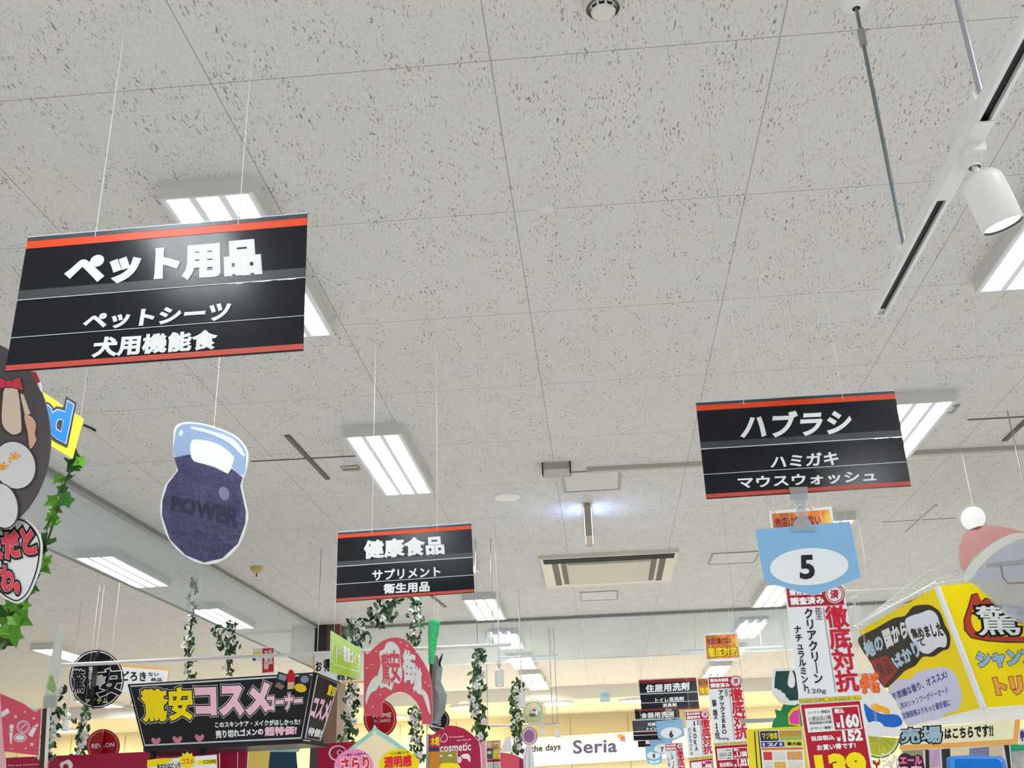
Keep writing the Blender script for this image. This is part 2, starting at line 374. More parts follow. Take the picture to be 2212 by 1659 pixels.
# ------------------------------------------------------------------ fittings on the ceiling
p = onceil(1301, 2); t = thing('smoke_detector', 'round cream smoke detector on the ceiling at the top edge of the photo', 'smoke detector', p)
IVORY = M('aged_ivory_plastic', (222, 218, 196), 0.45, vary=0.04)
Part().lathe(p, (0, 0, -1), [(0, 0.060), (0.012, 0.060), (0.030, 0.050)], IVORY, 32).done('base', t)
d = Part().lathe(p, (0, 0, -1), [(0.028, 0.040), (0.046, 0.036), (0.052, 0.024), (0.052, 0.0)], M('pale_plastic_cap', (226, 224, 212), 0.4), 32)
for k in range(10):
    a = 2 * math.pi * k / 10; a2 = a + 0.42; r = 0.0392
    d.add([(p.x + r * math.cos(q), p.y + r * math.sin(q), p.z - h) for q, h in ((a, 0.031), (a2, 0.031), (a2, 0.044), (a, 0.044))], [(0, 1, 2, 3)], BLACK())
d.done('sensor_cap', t)
p = onceil(1180, 452); t = thing('sprinkler_cover', 'small white round sprinkler cap alone on the bare ceiling', 'sprinkler', p)
Part().lathe(p, (0, 0, -1), [(0, 0.034), (0.004, 0.034), (0.006, 0.0)], METALW()).done('cap', t)
for px, py, r, lb in [(1095, 1072, 0.10, 'flat round ceiling plate left of the lit hanging fin'), (555, 1225, 0.06, 'small yellowish round ceiling detector right of the kettlebell cutout')]:
    p = onceil(px, py); t = thing('ceiling_detector', lb, 'detector', p)
    if r < 0.08:
        Part().lathe(p, (0, 0, -1), [(0, r), (0.02, r), (0.05, r * 0.6), (0.06, 0)], M('yellowed_plastic', (206, 186, 120), 0.5)).done('cap', t); Part().tube([p + Vector((0, 0, -0.055)), p + Vector((0, 0, -0.09))], 0.006, BLACK()).done('sensor', t)
    else: Part().lathe(p, (0, 0, -1), [(0, r), (0.008, r), (0.014, r * 0.9), (0.014, 0)], METALW(), 32).done('plate', t)
p = onceil(1202, 1004); t = thing('ceiling_speaker_box', 'small grey box on the ceiling beside the pale conduit', 'ceiling box', p)
Part().box((p.x - 0.09, p.y - 0.06, p.z - 0.05), (p.x + 0.09, p.y + 0.14, p.z), M('grey_beige_plastic', (176, 172, 160), 0.5)).done('body', t)
Part().box((p.x - 0.098, p.y - 0.07, p.z - 0.085), (p.x - 0.09, p.y, p.z), BLACK()).done('bracket', t); Part().box((p.x + 0.09, p.y - 0.07, p.z - 0.085), (p.x + 0.098, p.y, p.z), BLACK()).done('bracket', t)
p = onceil(757, 1010); t = thing('ceiling_louvre', 'tiny slotted plate on the ceiling left of the second ceiling light', 'vent', p)
Part().box((p.x - 0.06, p.y - 0.05, p.z - 0.012), (p.x + 0.06, p.y + 0.05, p.z), M('beige_plate', (190, 184, 168), 0.5)).done('plate', t); Part().box((p.x - 0.055, p.y - 0.01, p.z - 0.014), (p.x + 0.055, p.y + 0.015, p.z - 0.012), M('slot_shadow_grey', (120, 116, 108), 0.6)).done('slot', t)
# access hatches: thin frames let into the ceiling
def hatch(q, label, fill=(220, 217, 211), fr=(164, 160, 152)):
    c = [onceil(*k) for k in q]; x0 = min(v.x for v in c); x1 = max(v.x for v in c); y0 = min(v.y for v in c); y1 = max(v.y for v in c)
    t = thing('access_hatch', label, 'ceiling hatch', ((x0 + x1) / 2, (y0 + y1) / 2, CEIL)); e = 0.018; z = CEIL - 0.008
    Part().box((x0 + e, y0 + e, CEIL - 0.004), (x1 - e, y1 - e, CEIL), M('hatch_board', fill, 0.8)).done('panel', t); f = M('hatch_frame', fr, 0.5)
    Part().box((x0, y0, z), (x1, y0 + e, CEIL), f).box((x0, y1 - e, z), (x1, y1, CEIL), f).box((x0, y0 + e, z), (x0 + e, y1 - e, CEIL), f).box((x1 - e, y0 + e, z), (x1, y1 - e, CEIL), f).done('frame', t)
hatch([(1213, 1020), (1340, 1015), (1340, 1056), (1218, 1060)], 'square framed hatch in the ceiling under the pale conduit')
hatch([(1252, 1279), (1335, 1275), (1335, 1294), (1256, 1297)], 'small framed hatch in the ceiling below the air conditioner')
hatch([(1538, 1195), (1634, 1192), (1630, 1214), (1532, 1217)], 'framed hatch in the ceiling right of the air conditioner')
hatch([(2042, 876), (2070, 874), (2060, 890), (2036, 892)], 'little framed plate in the ceiling right of the toothbrush sign')
# conduits and lighting ducts flat on the ceiling
def ceil_run(a, b, w, drop, m, name, label, cat, ends=True):
    p = onceil(*a, drop / 2); q = onceil(*b, drop / 2); d = (q - p).normalized(); s = Vector((-d.y, d.x, 0)) * w / 2
    z0 = CEIL - drop; vs = []
    for k in (p, q):
        for sg in (-1, 1):
            for z in (z0, CEIL): vs.append((k.x + s.x * sg, k.y + s.y * sg, z))
    t = thing(name, label, cat, ((p.x + q.x) / 2, (p.y + q.y) / 2, CEIL))
    Part().add(vs, [(0, 2, 6, 4), (1, 5, 7, 3), (0, 4, 5, 1), (2, 3, 7, 6), (0, 1, 3, 2), (4, 6, 7, 5)], m).done('cover', t)
    return t, p, q
CONDU = M('beige_conduit', (188, 184, 170), 0.5); DARKDUCT = M('dark_duct_cover', (96, 94, 92), 0.5); PALEDUCT = M('pale_duct_cover', (200, 196, 188), 0.5)
ceil_run((1268, 1016), (2330, 962), 0.045, 0.03, CONDU, 'cable_conduit', 'long beige conduit crossing the ceiling behind the toothbrush sign', 'conduit')
ceil_run((620, 941), (708, 1035), 0.03, 0.012, DARKDUCT, 'lighting_duct', 'dark lighting duct on the ceiling left of the second ceiling light', 'lighting duct')
ceil_run((542, 997), (770, 985), 0.008, 0.006, DARKDUCT, 'cable_conduit', 'thin dark conduit crossing the dark duct right of the kettlebell cutout', 'conduit')
ceil_run((2090, 907), (2330, 894), 0.008, 0.006, DARKDUCT, 'cable_conduit', 'thin dark conduit on the ceiling at the right edge', 'conduit')
ceil_run((2170, 952), (2260, 868), 0.03, 0.012, DARKDUCT, 'lighting_duct', 'dark lighting duct on the ceiling at the right edge', 'lighting duct')
ceil_run((1905, 1128), (2070, 1119), 0.01, 0.006, CONDU, 'cable_conduit', 'thin pale conduit on the ceiling left of the pompom hat cutout', 'conduit')
ceil_run((1957, 1150), (2022, 1092), 0.025, 0.01, PALEDUCT, 'lighting_duct', 'pale short lighting duct on the ceiling left of the pompom hat cutout', 'lighting duct')
ceil_run((925, 1282), (962, 1311), 0.03, 0.012, DARKDUCT, 'lighting_duct', 'dark short lighting duct on the ceiling under the health food sign', 'lighting duct')
# emergency light fin, edge-on
p = onceil(1268, 1086); t = thing('emergency_light_fin', 'narrow hanging fin sign seen edge-on, its two sides glowing bluish', 'sign', p)
Part().box((p.x - 0.026, p.y, p.z - 0.26), (p.x + 0.026, p.y + 0.36, p.z - 0.012), M('warm_grey_metal', (170, 160, 144), 0.4)).done('body', t)
Part().box((p.x - 0.02, p.y + 0.05, p.z - 0.012), (p.x + 0.02, p.y + 0.3, p.z), HOUS).done('base', t)
LIT = M('lit_sign_face', (176, 200, 255), 0.4, emit=5.0)
for sx in (-1, 1):
    Part().box((p.x + sx * 0.026 - (0.003 if sx < 0 else 0), p.y + 0.03, p.z - 0.24), (p.x + sx * 0.026 + (0.003 if sx > 0 else 0), p.y + 0.34, p.z - 0.03), LIT).done('lit_face', t)
# cassette air conditioner
c = [onceil(*k) for k in [(1160, 1199), (1482, 1186), (1432, 1252), (1186, 1262)]]; x0 = (c[0].x + c[3].x) / 2; x1 = (c[1].x + c[2].x) / 2; y0 = (c[0].y + c[1].y) / 2; y1 = (c[2].y + c[3].y) / 2
AC = M('air_conditioner_panel', (228, 222, 206), 0.45); t = thing('air_conditioner', 'square cassette air conditioner set into the ceiling', 'air conditioner', ((x0 + x1) / 2, (y0 + y1) / 2, CEIL))
zb_ = CEIL - 0.035; e = 0.10; s_ = 0.085
f = Part()
for lo, hi in [((x0, y0), (x1, y0 + 0.04)), ((x0, y1 - e), (x1, y1)), ((x0, y0 + 0.04), (x0 + e, y1 - e)), ((x1 - e, y0 + 0.04), (x1, y1 - e))]: f.box((lo[0], lo[1], zb_), (hi[0], hi[1], CEIL), AC)
f.box((x0 + 0.16, y0 + 0.16, zb_), (x1 - 0.16, y1 - e, CEIL), AC)
f.done('panel_frame', t)
Part().box((x0 + e + 0.06 + s_, y0 + 0.22, zb_ - 0.02), (x1 - e - 0.06 - s_, y1 - 0.2, zb_), M('intake_grille', (214, 206, 188), 0.6)).done('intake_grille', t)
DK = M('louvre_dark', (16, 16, 16), 0.7); DKG = M('louvre_grey', (110, 104, 94), 0.6)
Part().box((x0 + 0.03, y0 + 0.03, zb_ - 0.006), (x1 - 0.03, y0 + 0.19, zb_ - 0.0005), DK).done('louvre', t)
Part().box((x0 + e, y0 + 0.16, zb_ + 0.012), (x0 + 0.16, y1 - e, CEIL), DKG).done('louvre', t); Part().box((x1 - 0.16, y0 + 0.16, zb_ + 0.012), (x1 - e, y1 - e, CEIL), DKG).done('louvre', t)
for xx in (x0 + e + 0.085, x1 - e - 0.085 - 0.05): Part().box((xx, y0 + 0.2, zb_ - 0.004), (xx + 0.05, y1 - 0.16, zb_), DKG).done('louvre', t)

# ------------------------------------------------------------------ lighting track and spotlights
TRK = (0.89, 1.55 + 1.345)
t = thing('lighting_track', 'white ceiling-hung lighting track running in from the right edge', 'lighting track', (TRK[0], 2.0, TRK[1]))
x, z = TRK; ye = 2.87; w2 = 0.021; hh = 0.034
b_ = Part()
prof = [(-w2, 0), (-w2 + 0.010, 0), (-w2 + 0.010, 0.012), (w2 - 0.010, 0.012), (w2 - 0.010, 0), (w2, 0), (w2, hh), (-w2, hh)]; n_ = len(prof)
b_.add([(x + px, yy, z + pz) for yy in (-1.5, ye) for px, pz in prof], [(i, (i + 1) % n_, n_ + (i + 1) % n_, n_ + i) for i in range(n_)] + [tuple(range(n_, 2 * n_))], METALW())
b_.box((x - w2 - 0.0006, ye, z - 0.0006), (x + w2 + 0.0006, ye + 0.012, z + hh + 0.0006), METALW()); b_.done('track_body', t)
Part().box((x - 0.011, -1.5, z + 0.0105), (x + 0.011, ye - 0.02, z + 0.0119), BLACK()).done('track_slot', t)
Part().box((x - w2, 1.93, z - 0.003), (x + w2, 2.24, z - 0.0004), METALW()).done('cover_plate', t)
for yy, r in ((2.56, 0.0055), (1.92, 0.0065)):
    m = M('blue_grey_steel_rod', (128, 138, 142), 0.4, 0.5) if yy > 2 else M('galvanised_rod', (176, 180, 186), 0.35, 0.5)
    rd = Part().tube([(x, yy, z + hh), (x, yy, CEIL)], r, m, 10).done('rod', t)
    Part().tube([(x, yy, CEIL - 0.16), (x, yy, CEIL - 0.10)], 0.011, GREYMETAL(), 10).done('turnbuckle', rd)
    Part().lathe((x, yy, CEIL), (0, 0, -1), [(0, 0.045), (0.01, 0.04), (0.02, 0.012)], METALW()).done('ceiling_cup', rd)
    Part().box((x - w2 - 0.004, yy - 0.02, z + 0.012), (x - w2, yy + 0.02, z + hh + 0.02), METALW()).box((x - w2, yy - 0.02, z + hh), (x + w2, yy + 0.02, z + hh + 0.012), METALW()).done('bracket', rd)
def spotlight(top, axis, r, L, label, drop=0.05, parent_off=None, arm=0.05, lit=3.0):
    """adapter under the track, arm, cylinder head whose back end is near the arm"""
    top = Vector(top); ax = Vector(axis).normalized(); t = thing('spotlight', label, 'spotlight', top)
    Part().box((top.x - r * 0.4, top.y - r * 0.9, top.z - drop * 0.55), (top.x + r * 0.4, top.y + r * 0.9, top.z), METALW()).done('adapter', t)
    Part().lathe((top.x, top.y, top.z - drop * 0.5), (0, 0, -1), [(0, r * 0.42), (drop * 0.25, r * 0.42), (drop * 0.25, r * 0.3), (drop * 0.5, r * 0.3)], METALW(), 16).done('swivel', t)
    hd = top + Vector((0, 0, -drop)) + ax * arm
    side = ax.cross(Vector((0, 1, 0))).normalized()
    Part().tube([top + Vector((0, 0, -drop * 0.9)), hd + side * 0 + ax * 0.01], r * 0.16, METALW(), 8).done('arm', t)
    b = Part().lathe(hd, ax, [(0, 0), (0.0, r * 0.8), (0.012, r * 0.97), (0.02, r), (L, r), (L + 0.002, r * 0.96)], METALW(), 40); h = b.done('lamp_head', t)
    Part().lathe(hd, ax, [(L + 0.0015, r * 0.96), (L - 0.006, r * 0.88)], M('dark_trim_ring', (60, 62, 64), 0.35), 40).done('trim_ring', h)
    Part().disc(hd + ax * (L - 0.004), ax, r * 0.9, M('spot_lens', (255, 250, 244), 0.15, emit=lit), 40).done('lens', h)
    return t
spotlight((x + 0.004, atz(2146, 322, z).y, z), (0.26, 0.1, -1), 0.0445, 0.125, 'white cylinder spotlight on the nearest lighting track', drop=0.045, arm=0.022)

# ------------------------------------------------------------------ black department signs
SIGNB = M('glossy_black_sign_board', (26, 28, 33), 0.16, vary=0.12, scale=5, bump=0.008, spec=0.22)
SIGNR = M('orange_red_sign_stripe', (226, 74, 36), 0.3); SIGNR2 = M('dull_red_sign_stripe', (190, 78, 66), 0.3)
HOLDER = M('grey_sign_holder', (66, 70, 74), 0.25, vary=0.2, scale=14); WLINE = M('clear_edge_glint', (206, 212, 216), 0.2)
def dept_sign(label, q, Y, lines, wires, splitv=0.47, Yr=None, glints=True, red=None, bottom_red=True, t=None, stripe=(0.03, 0.085), low=(0.95, 0.99)):
    pl = face(q[0], q[1], Y, Yr); c = pl.at(quad_pt(q, 0.5, 0.5)); t = thing('hanging_sign', label, 'sign', c, 'black department signs over the aisles')
    R1 = red or SIGNR; up_ = sub(q, 0, 0, 1, splitv); lo_ = sub(q, 0, splitv + 0.006, 1, 1)
    Part().slab(pl, up_, SIGNB, 0.004).done('upper_board', t); Part().slab(pl, lo_, SIGNB, 0.004).done('lower_board', t)
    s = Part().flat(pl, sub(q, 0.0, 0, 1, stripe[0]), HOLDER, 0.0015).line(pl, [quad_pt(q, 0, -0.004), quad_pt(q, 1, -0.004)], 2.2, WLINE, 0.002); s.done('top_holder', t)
    Part().flat(pl, sub(q, 0, stripe[0], 1, stripe[1]), R1, 0.001).done('stripe', t)
    if bottom_red: Part().flat(pl, sub(q, 0, low[0], 1, low[1]), SIGNR2 if red is None else red, 0.001).done('stripe', t)
    if glints:
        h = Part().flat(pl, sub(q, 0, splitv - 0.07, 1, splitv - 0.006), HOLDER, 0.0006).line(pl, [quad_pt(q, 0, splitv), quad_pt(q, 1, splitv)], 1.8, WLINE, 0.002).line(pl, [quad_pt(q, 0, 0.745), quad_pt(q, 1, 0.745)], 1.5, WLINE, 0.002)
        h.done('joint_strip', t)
    for body, qq, w in lines: Part().text(pl, body, qq, LETTER(), 0.002, w).done('lettering', t)
    for k in wires:
        b = pl.at(quad_pt(q, k, 0.01), -0.002); up(t, b, r=0.0016 if Y < 3 else 0.0013)
        Part().tube([b + Vector((0, 0, -0.012)), b + Vector((0, 0, 0.012))], 0.004, M('clear_hook', (220, 222, 222), 0.2), 6).done('hook', t)
    return t, pl
q1 = [(60, 513), (664, 461), (655, 757), (11, 804)]
dept_sign('large black hanging sign for pet supplies at the left, red edges', q1, 2.24, [
    ('ペット用品', [(146, 551), (561, 515), (567, 596), (132, 622)], 0.068), ('ペットシーツ', [(183, 677), (501, 652), (495, 693), (176, 714)], 0.045), ('犬用機能食', [(203, 728), (471, 711), (469, 755), (196, 774)], 0.045)],
    (0.245, 0.755), 0.465, 2.29)
q2 = [(1503, 870), (1932, 844), (1968, 1050), (1526, 1078)]
dept_sign('black hanging sign for toothbrushes at the right, red edges', q2, 3.1, [
    ('ハブラシ', [(1606, 892), (1842, 881), (1837, 937), (1598, 949)], 0.04), ('ハミガキ', [(1667, 984), (1810, 974), (1812, 1004), (1664, 1012)], 0.03), ('マウスウォッシュ', [(1593, 1031), (1892, 1015), (1893, 1040), (1596, 1056)], 0.03)],
    (0.238, 0.735), 0.48, 3.1)
q3 = [(730, 1150), (1018, 1130), (1025, 1280), (726, 1301)]
dept_sign('black hanging sign for health food in the middle, red edges', q3, 4.5, [
    ('健康食品', [(786, 1167), (957, 1156), (961, 1198), (785, 1209)], 0.045), ('サプリメント', [(804, 1231), (951, 1223), (952, 1245), (804, 1255)], 0.03), ('衛生用品', [(828, 1261), (928, 1255), (928, 1278), (828, 1284)], 0.04)],
    (0.255, 0.745), 0.49, 4.5, stripe=(0.035, 0.085))
q4 = [(1379.5, 1469), (1503, 1463), (1511, 1531), (1386, 1536)]
RED4 = M('dark_red_sign_stripe', (128, 36, 34), 0.3)
dept_sign('black hanging sign for house cleaners, the uppermost of the far cluster', q4, 12.3, [
    ('住居用洗剤', [(1394, 1479), (1489, 1473), (1489, 1491), (1395, 1497)], 0.04), ('トイレ用洗剤', [(1415, 1507.5), (1477, 1504.5), (1477, 1514.5), (1416, 1517.5)], 0.03), ('消臭剤', [(1431, 1519.5), (1461, 1518), (1462, 1527), (1431, 1528.5)], 0.03)],
    (0.2, 0.8), 0.46, red=RED4, stripe=(0.02, 0.11), low=(0.94, 0.995))
q5 = [(1370.5, 1532), (1466, 1528), (1471, 1578), (1376, 1583)]
dept_sign('black hanging sign for dish soap, below the house cleaner sign', q5, 15.6, [
    ('食器用洗剤', [(1383.5, 1540), (1455, 1535.5), (1456, 1549.5), (1384, 1552.5)], 0.04)], (0.2, 0.8), 0.46, red=RED4, stripe=(0.0, 0.09))
q6 = [(1365.5, 1556), (1440, 1553), (1444, 1597), (1369, 1600)]
dept_sign('black hanging sign partly behind the small number 6 card', q6, 15.2, [
    ('住居用', [(1399, 1561), (1424, 1560), (1424, 1567.5), (1399, 1568.5)], 0.04), ('トイレ用', [(1397, 1571), (1428, 1569.5), (1428, 1577), (1397, 1578.5)], 0.04)], (0.25,), 0.56, red=RED4, stripe=(0.56, 0.63), low=(0.97, 1.0))
q7 = [(1377.5, 1600), (1440, 1597), (1442, 1612), (1379, 1614)]
dept_sign('narrow black hanging sign, lowest of the far cluster', q7, 17.0, [('洗剤', [(1394, 1600), (1412, 1599), (1412, 1607), (1394, 1608)], 0.04)], (0.3,), 0.5, glints=False, red=SIGNB)

# ------------------------------------------------------------------ blue number cards with clear clips
SKY = M('sky_blue_card', (136, 186, 224), 0.4, vary=0.03, scale=9); CLIP = clear_mat('clear_clip_plastic', (236, 240, 242), (206, 212, 216), 0.30, 0.08)
PALEW = M('pale_oval_print', (236, 242, 246), 0.4)
def clip_on(t, pl, a, b, w0, scale=1.0):
    """double clip from point a (sign edge) down to b (card top)"""
    j = Part(); n = pl.n; A = pl.at(a, 0.006); B = pl.at(b, 0.006); d = (B - A); L = d.length; d.normalize(); sx = d.cross(n).normalized()
    def plate(t0, t1, wa, wb, o0, o1, th=0.002):
        vs = []
        for tt, ww, oo in ((t0, wa, o0), (t1, wb, o1)):
            for sg in (-1, 1):
                for k in (0, 1): vs.append(A + d * L * tt + sx * ww * sg * 0.5 + n * (oo + k * th))
        j.add(vs, [(0, 2, 3, 1), (4, 5, 7, 6), (0, 1, 5, 4), (2, 6, 7, 3), (0, 4, 6, 2), (1, 3, 7, 5)], CLIP)
    w = w0
    plate(0.0, 0.30, w, w * 0.9, 0.0, 0.004 * scale); plate(0.30, 0.45, w * 0.8, w * 0.5, 0.004 * scale, 0.008 * scale)
    plate(0.0, 0.3, w, w * 0.9, -0.014 * scale, -0.014 * scale)
    j.done('clip_jaw', t); j = Part()
    j.lathe(A + d * L * 0.42 + n * 0.004 * scale, d, [(0, w * 0.25), (L * 0.16, w * 0.22), (L * 0.2, w * 0.32), (L * 0.3, w * 0.32), (L * 0.34, w * 0.2), (L * 0.4, w * 0.22)], CLIP, 16).done('clip_neck', t); j = Part()
    plate(0.78, 1.1, w * 0.55, w * 1.35, 0.004 * scale, 0.0); plate(0.8, 1.1, w * 0.55, w * 1.35, -0.014 * scale, -0.012 * scale)
    j.done('clip_jaw', t)
def number_card(label, poly, e, num, nq, Y, clip=None, w=0.03):
    pl = Pl(at(poly[0][0], poly[0][1], Y), at(poly[1][0], poly[1][1], Y)); t = thing('number_card', label, 'aisle number card', pl.at(e[:2]), 'blue aisle number cards')
    Part().slab(pl, poly, SKY, 0.002, edge=BOARDEDGE()).done('card', t)
    Part().flat(pl, ell(*e), PALEW, 0.001).done('oval', t)
    Part().text(pl, num, nq, M('black_number_print', (22, 24, 28), 0.4), 0.002, w).done('numeral', t)
    if clip: clip_on(t, pl, *clip)
    if Y > 16: up(t, pl.at(lerp(poly[0], poly[1], 0.5), -0.001))
    return t
number_card('blue card with a big number 5 clipped under the toothbrush sign', [(1631, 1144), (1836, 1126), (1847, 1182), (1859, 1247), (1757, 1287), (1651, 1257)], (1748, 1224, 85, 40, -3), '5', [(1727, 1199.5), (1757, 1198), (1762, 1250), (1728, 1252)], 3.095, ((1724, 1052), (1734, 1138), 0.055), 0.035)
number_card('small blue card with number 6, in the far sign cluster', [(1416, 1558), (1474, 1553), (1479, 1589), (1453, 1600), (1422, 1595)], (1450, 1583, 23, 12, -3), '6', [(1445, 1578.5), (1453.5, 1578), (1454.5, 1593), (1446, 1593.5)], 12.29, ((1444, 1530), (1446, 1555), 0.07, 2), 0.05)
number_card('small blue card with number 7, under the number 6 card', [(1403.5, 1598), (1451, 1595), (1455, 1619), (1432, 1629.5), (1407, 1625)], (1431, 1617, 18, 10, -3), '7', [(1427, 1614), (1433.5, 1613.5), (1434, 1624.5), (1428, 1625)], 15.59, ((1427, 1578), (1428, 1597), 0.07, 2), 0.05)
number_card('small blue card with number 8, left of the number 7 card', [(1393.5, 1612), (1428, 1610), (1431, 1640), (1414, 1645), (1396, 1642)], (1412, 1631, 14.5, 8.5, -3), '8', [(1409.5, 1628.5), (1415, 1628), (1415.5, 1637), (1410, 1637.5)], 16.6, ((1410, 1600), (1411, 1611), 0.07, 2), 0.05)
number_card('small blue card with number 9, lowest in the far sign cluster', [(1397, 1632), (1428, 1630), (1430, 1648), (1414, 1653), (1399, 1649)], (1413, 1642, 12, 6, -3), '9', [(1410.5, 1641), (1415, 1640.7), (1415.4, 1647), (1411, 1647.3)], 18.6, ((1412, 1622), (1412, 1632), 0.07, 2), 0.05)

# ------------------------------------------------------------------ fire-pattern posters
def fire_mat():
    if 'fire_print' in MATS: return MATS['fire_print']
    m = bpy.data.materials.new('fire_print'); m.use_nodes = True; nt = m.node_tree; N = nt.nodes; L = nt.links; b = N['Principled BSDF']; b.inputs['Roughness'].default_value = 0.4
    tc = N.new('ShaderNodeTexCoord'); mp = N.new('ShaderNodeMapping'); mp.inputs['Scale'].default_value = (14, 14, 7); nz = N.new('ShaderNodeTexNoise'); nz.inputs['Scale'].default_value = 1; nz.inputs['Detail'].default_value = 5
    rp = N.new('ShaderNodeValToRGB'); E_ = rp.color_ramp.elements
    E_[0].position = 0.30; E_[0].color = (lin(90), lin(24), lin(8), 1); E_[1].position = 0.72; E_[1].color = (lin(255), lin(214), lin(90), 1)
    k = E_.new(0.5); k.color = (lin(236), lin(130), lin(24), 1)
    L.new(tc.outputs['Object'], mp.inputs[0]); L.new(mp.outputs[0], nz.inputs['Vector']); L.new(nz.outputs[0], rp.inputs[0]); L.new(rp.outputs[0], b.inputs['Base Color']); MATS['fire_print'] = m; return m
DKRED = M('dark_red_lettering', (140, 22, 14), 0.4); BROWNK = M('burnt_brown_print', (70, 24, 12), 0.4)
def fire_poster(label, q, Y, wires=(0.1, 0.9), text=True):
    pl = face(q[0], q[1], Y); t = thing('fire_poster', label, 'poster', pl.at(quad_pt(q, 0.5, 0.5)), 'fire-pattern price match posters')
    Part().slab(pl, q, WHITE(), 0.003).done('board', t); Part().flat(pl, sub(q, 0.04, 0.07, 0.96, 0.93), fire_mat(), 0.001).done('fire_picture', t)
    if text:
        Part().outlined(pl, '他店に負けない', sub(q, 0.07, 0.15, 0.80, 0.43), [(M('cream_outline', (246, 214, 150), 0.4), 0.075), (DKRED, 0.045)]).done('lettering', t)
        Part().outlined(pl, '徹底対抗', sub(q, 0.07, 0.5, 0.94, 0.88), [(BROWNK, 0.09), (M('flame_yellow_print', (255, 222, 40), 0.4), 0.04)]).done('lettering', t)
    for k in wires:
        b = pl.at(quad_pt(q, k, 0.0), -0.001); Part().lathe(b + Vector((0, 0, 0.008)), (0, 0, -1), [(0, 0.006), (0.016, 0.006)], M('clear_hook', (220, 222, 222), 0.2), 8).done('hook', t); up(t, b)
    return t, pl
fire_poster('fire-pattern poster half hidden behind the number 5 card', [(1661, 1104), (1796, 1094), (1811, 1186), (1672, 1196)], 4.45, (0.08, 0.68))
fire_poster('fire-pattern poster hanging alone left of the toothpaste price poster', [(1520, 1369), (1593, 1365), (1600, 1424), (1525, 1428)], 7.6, (0.08, 0.9))
fire_poster('small fire-pattern poster right of the house cleaner sign', [(1504, 1464), (1556, 1461), (1560, 1502), (1509, 1505)], 10.6, (0.1, 0.9))

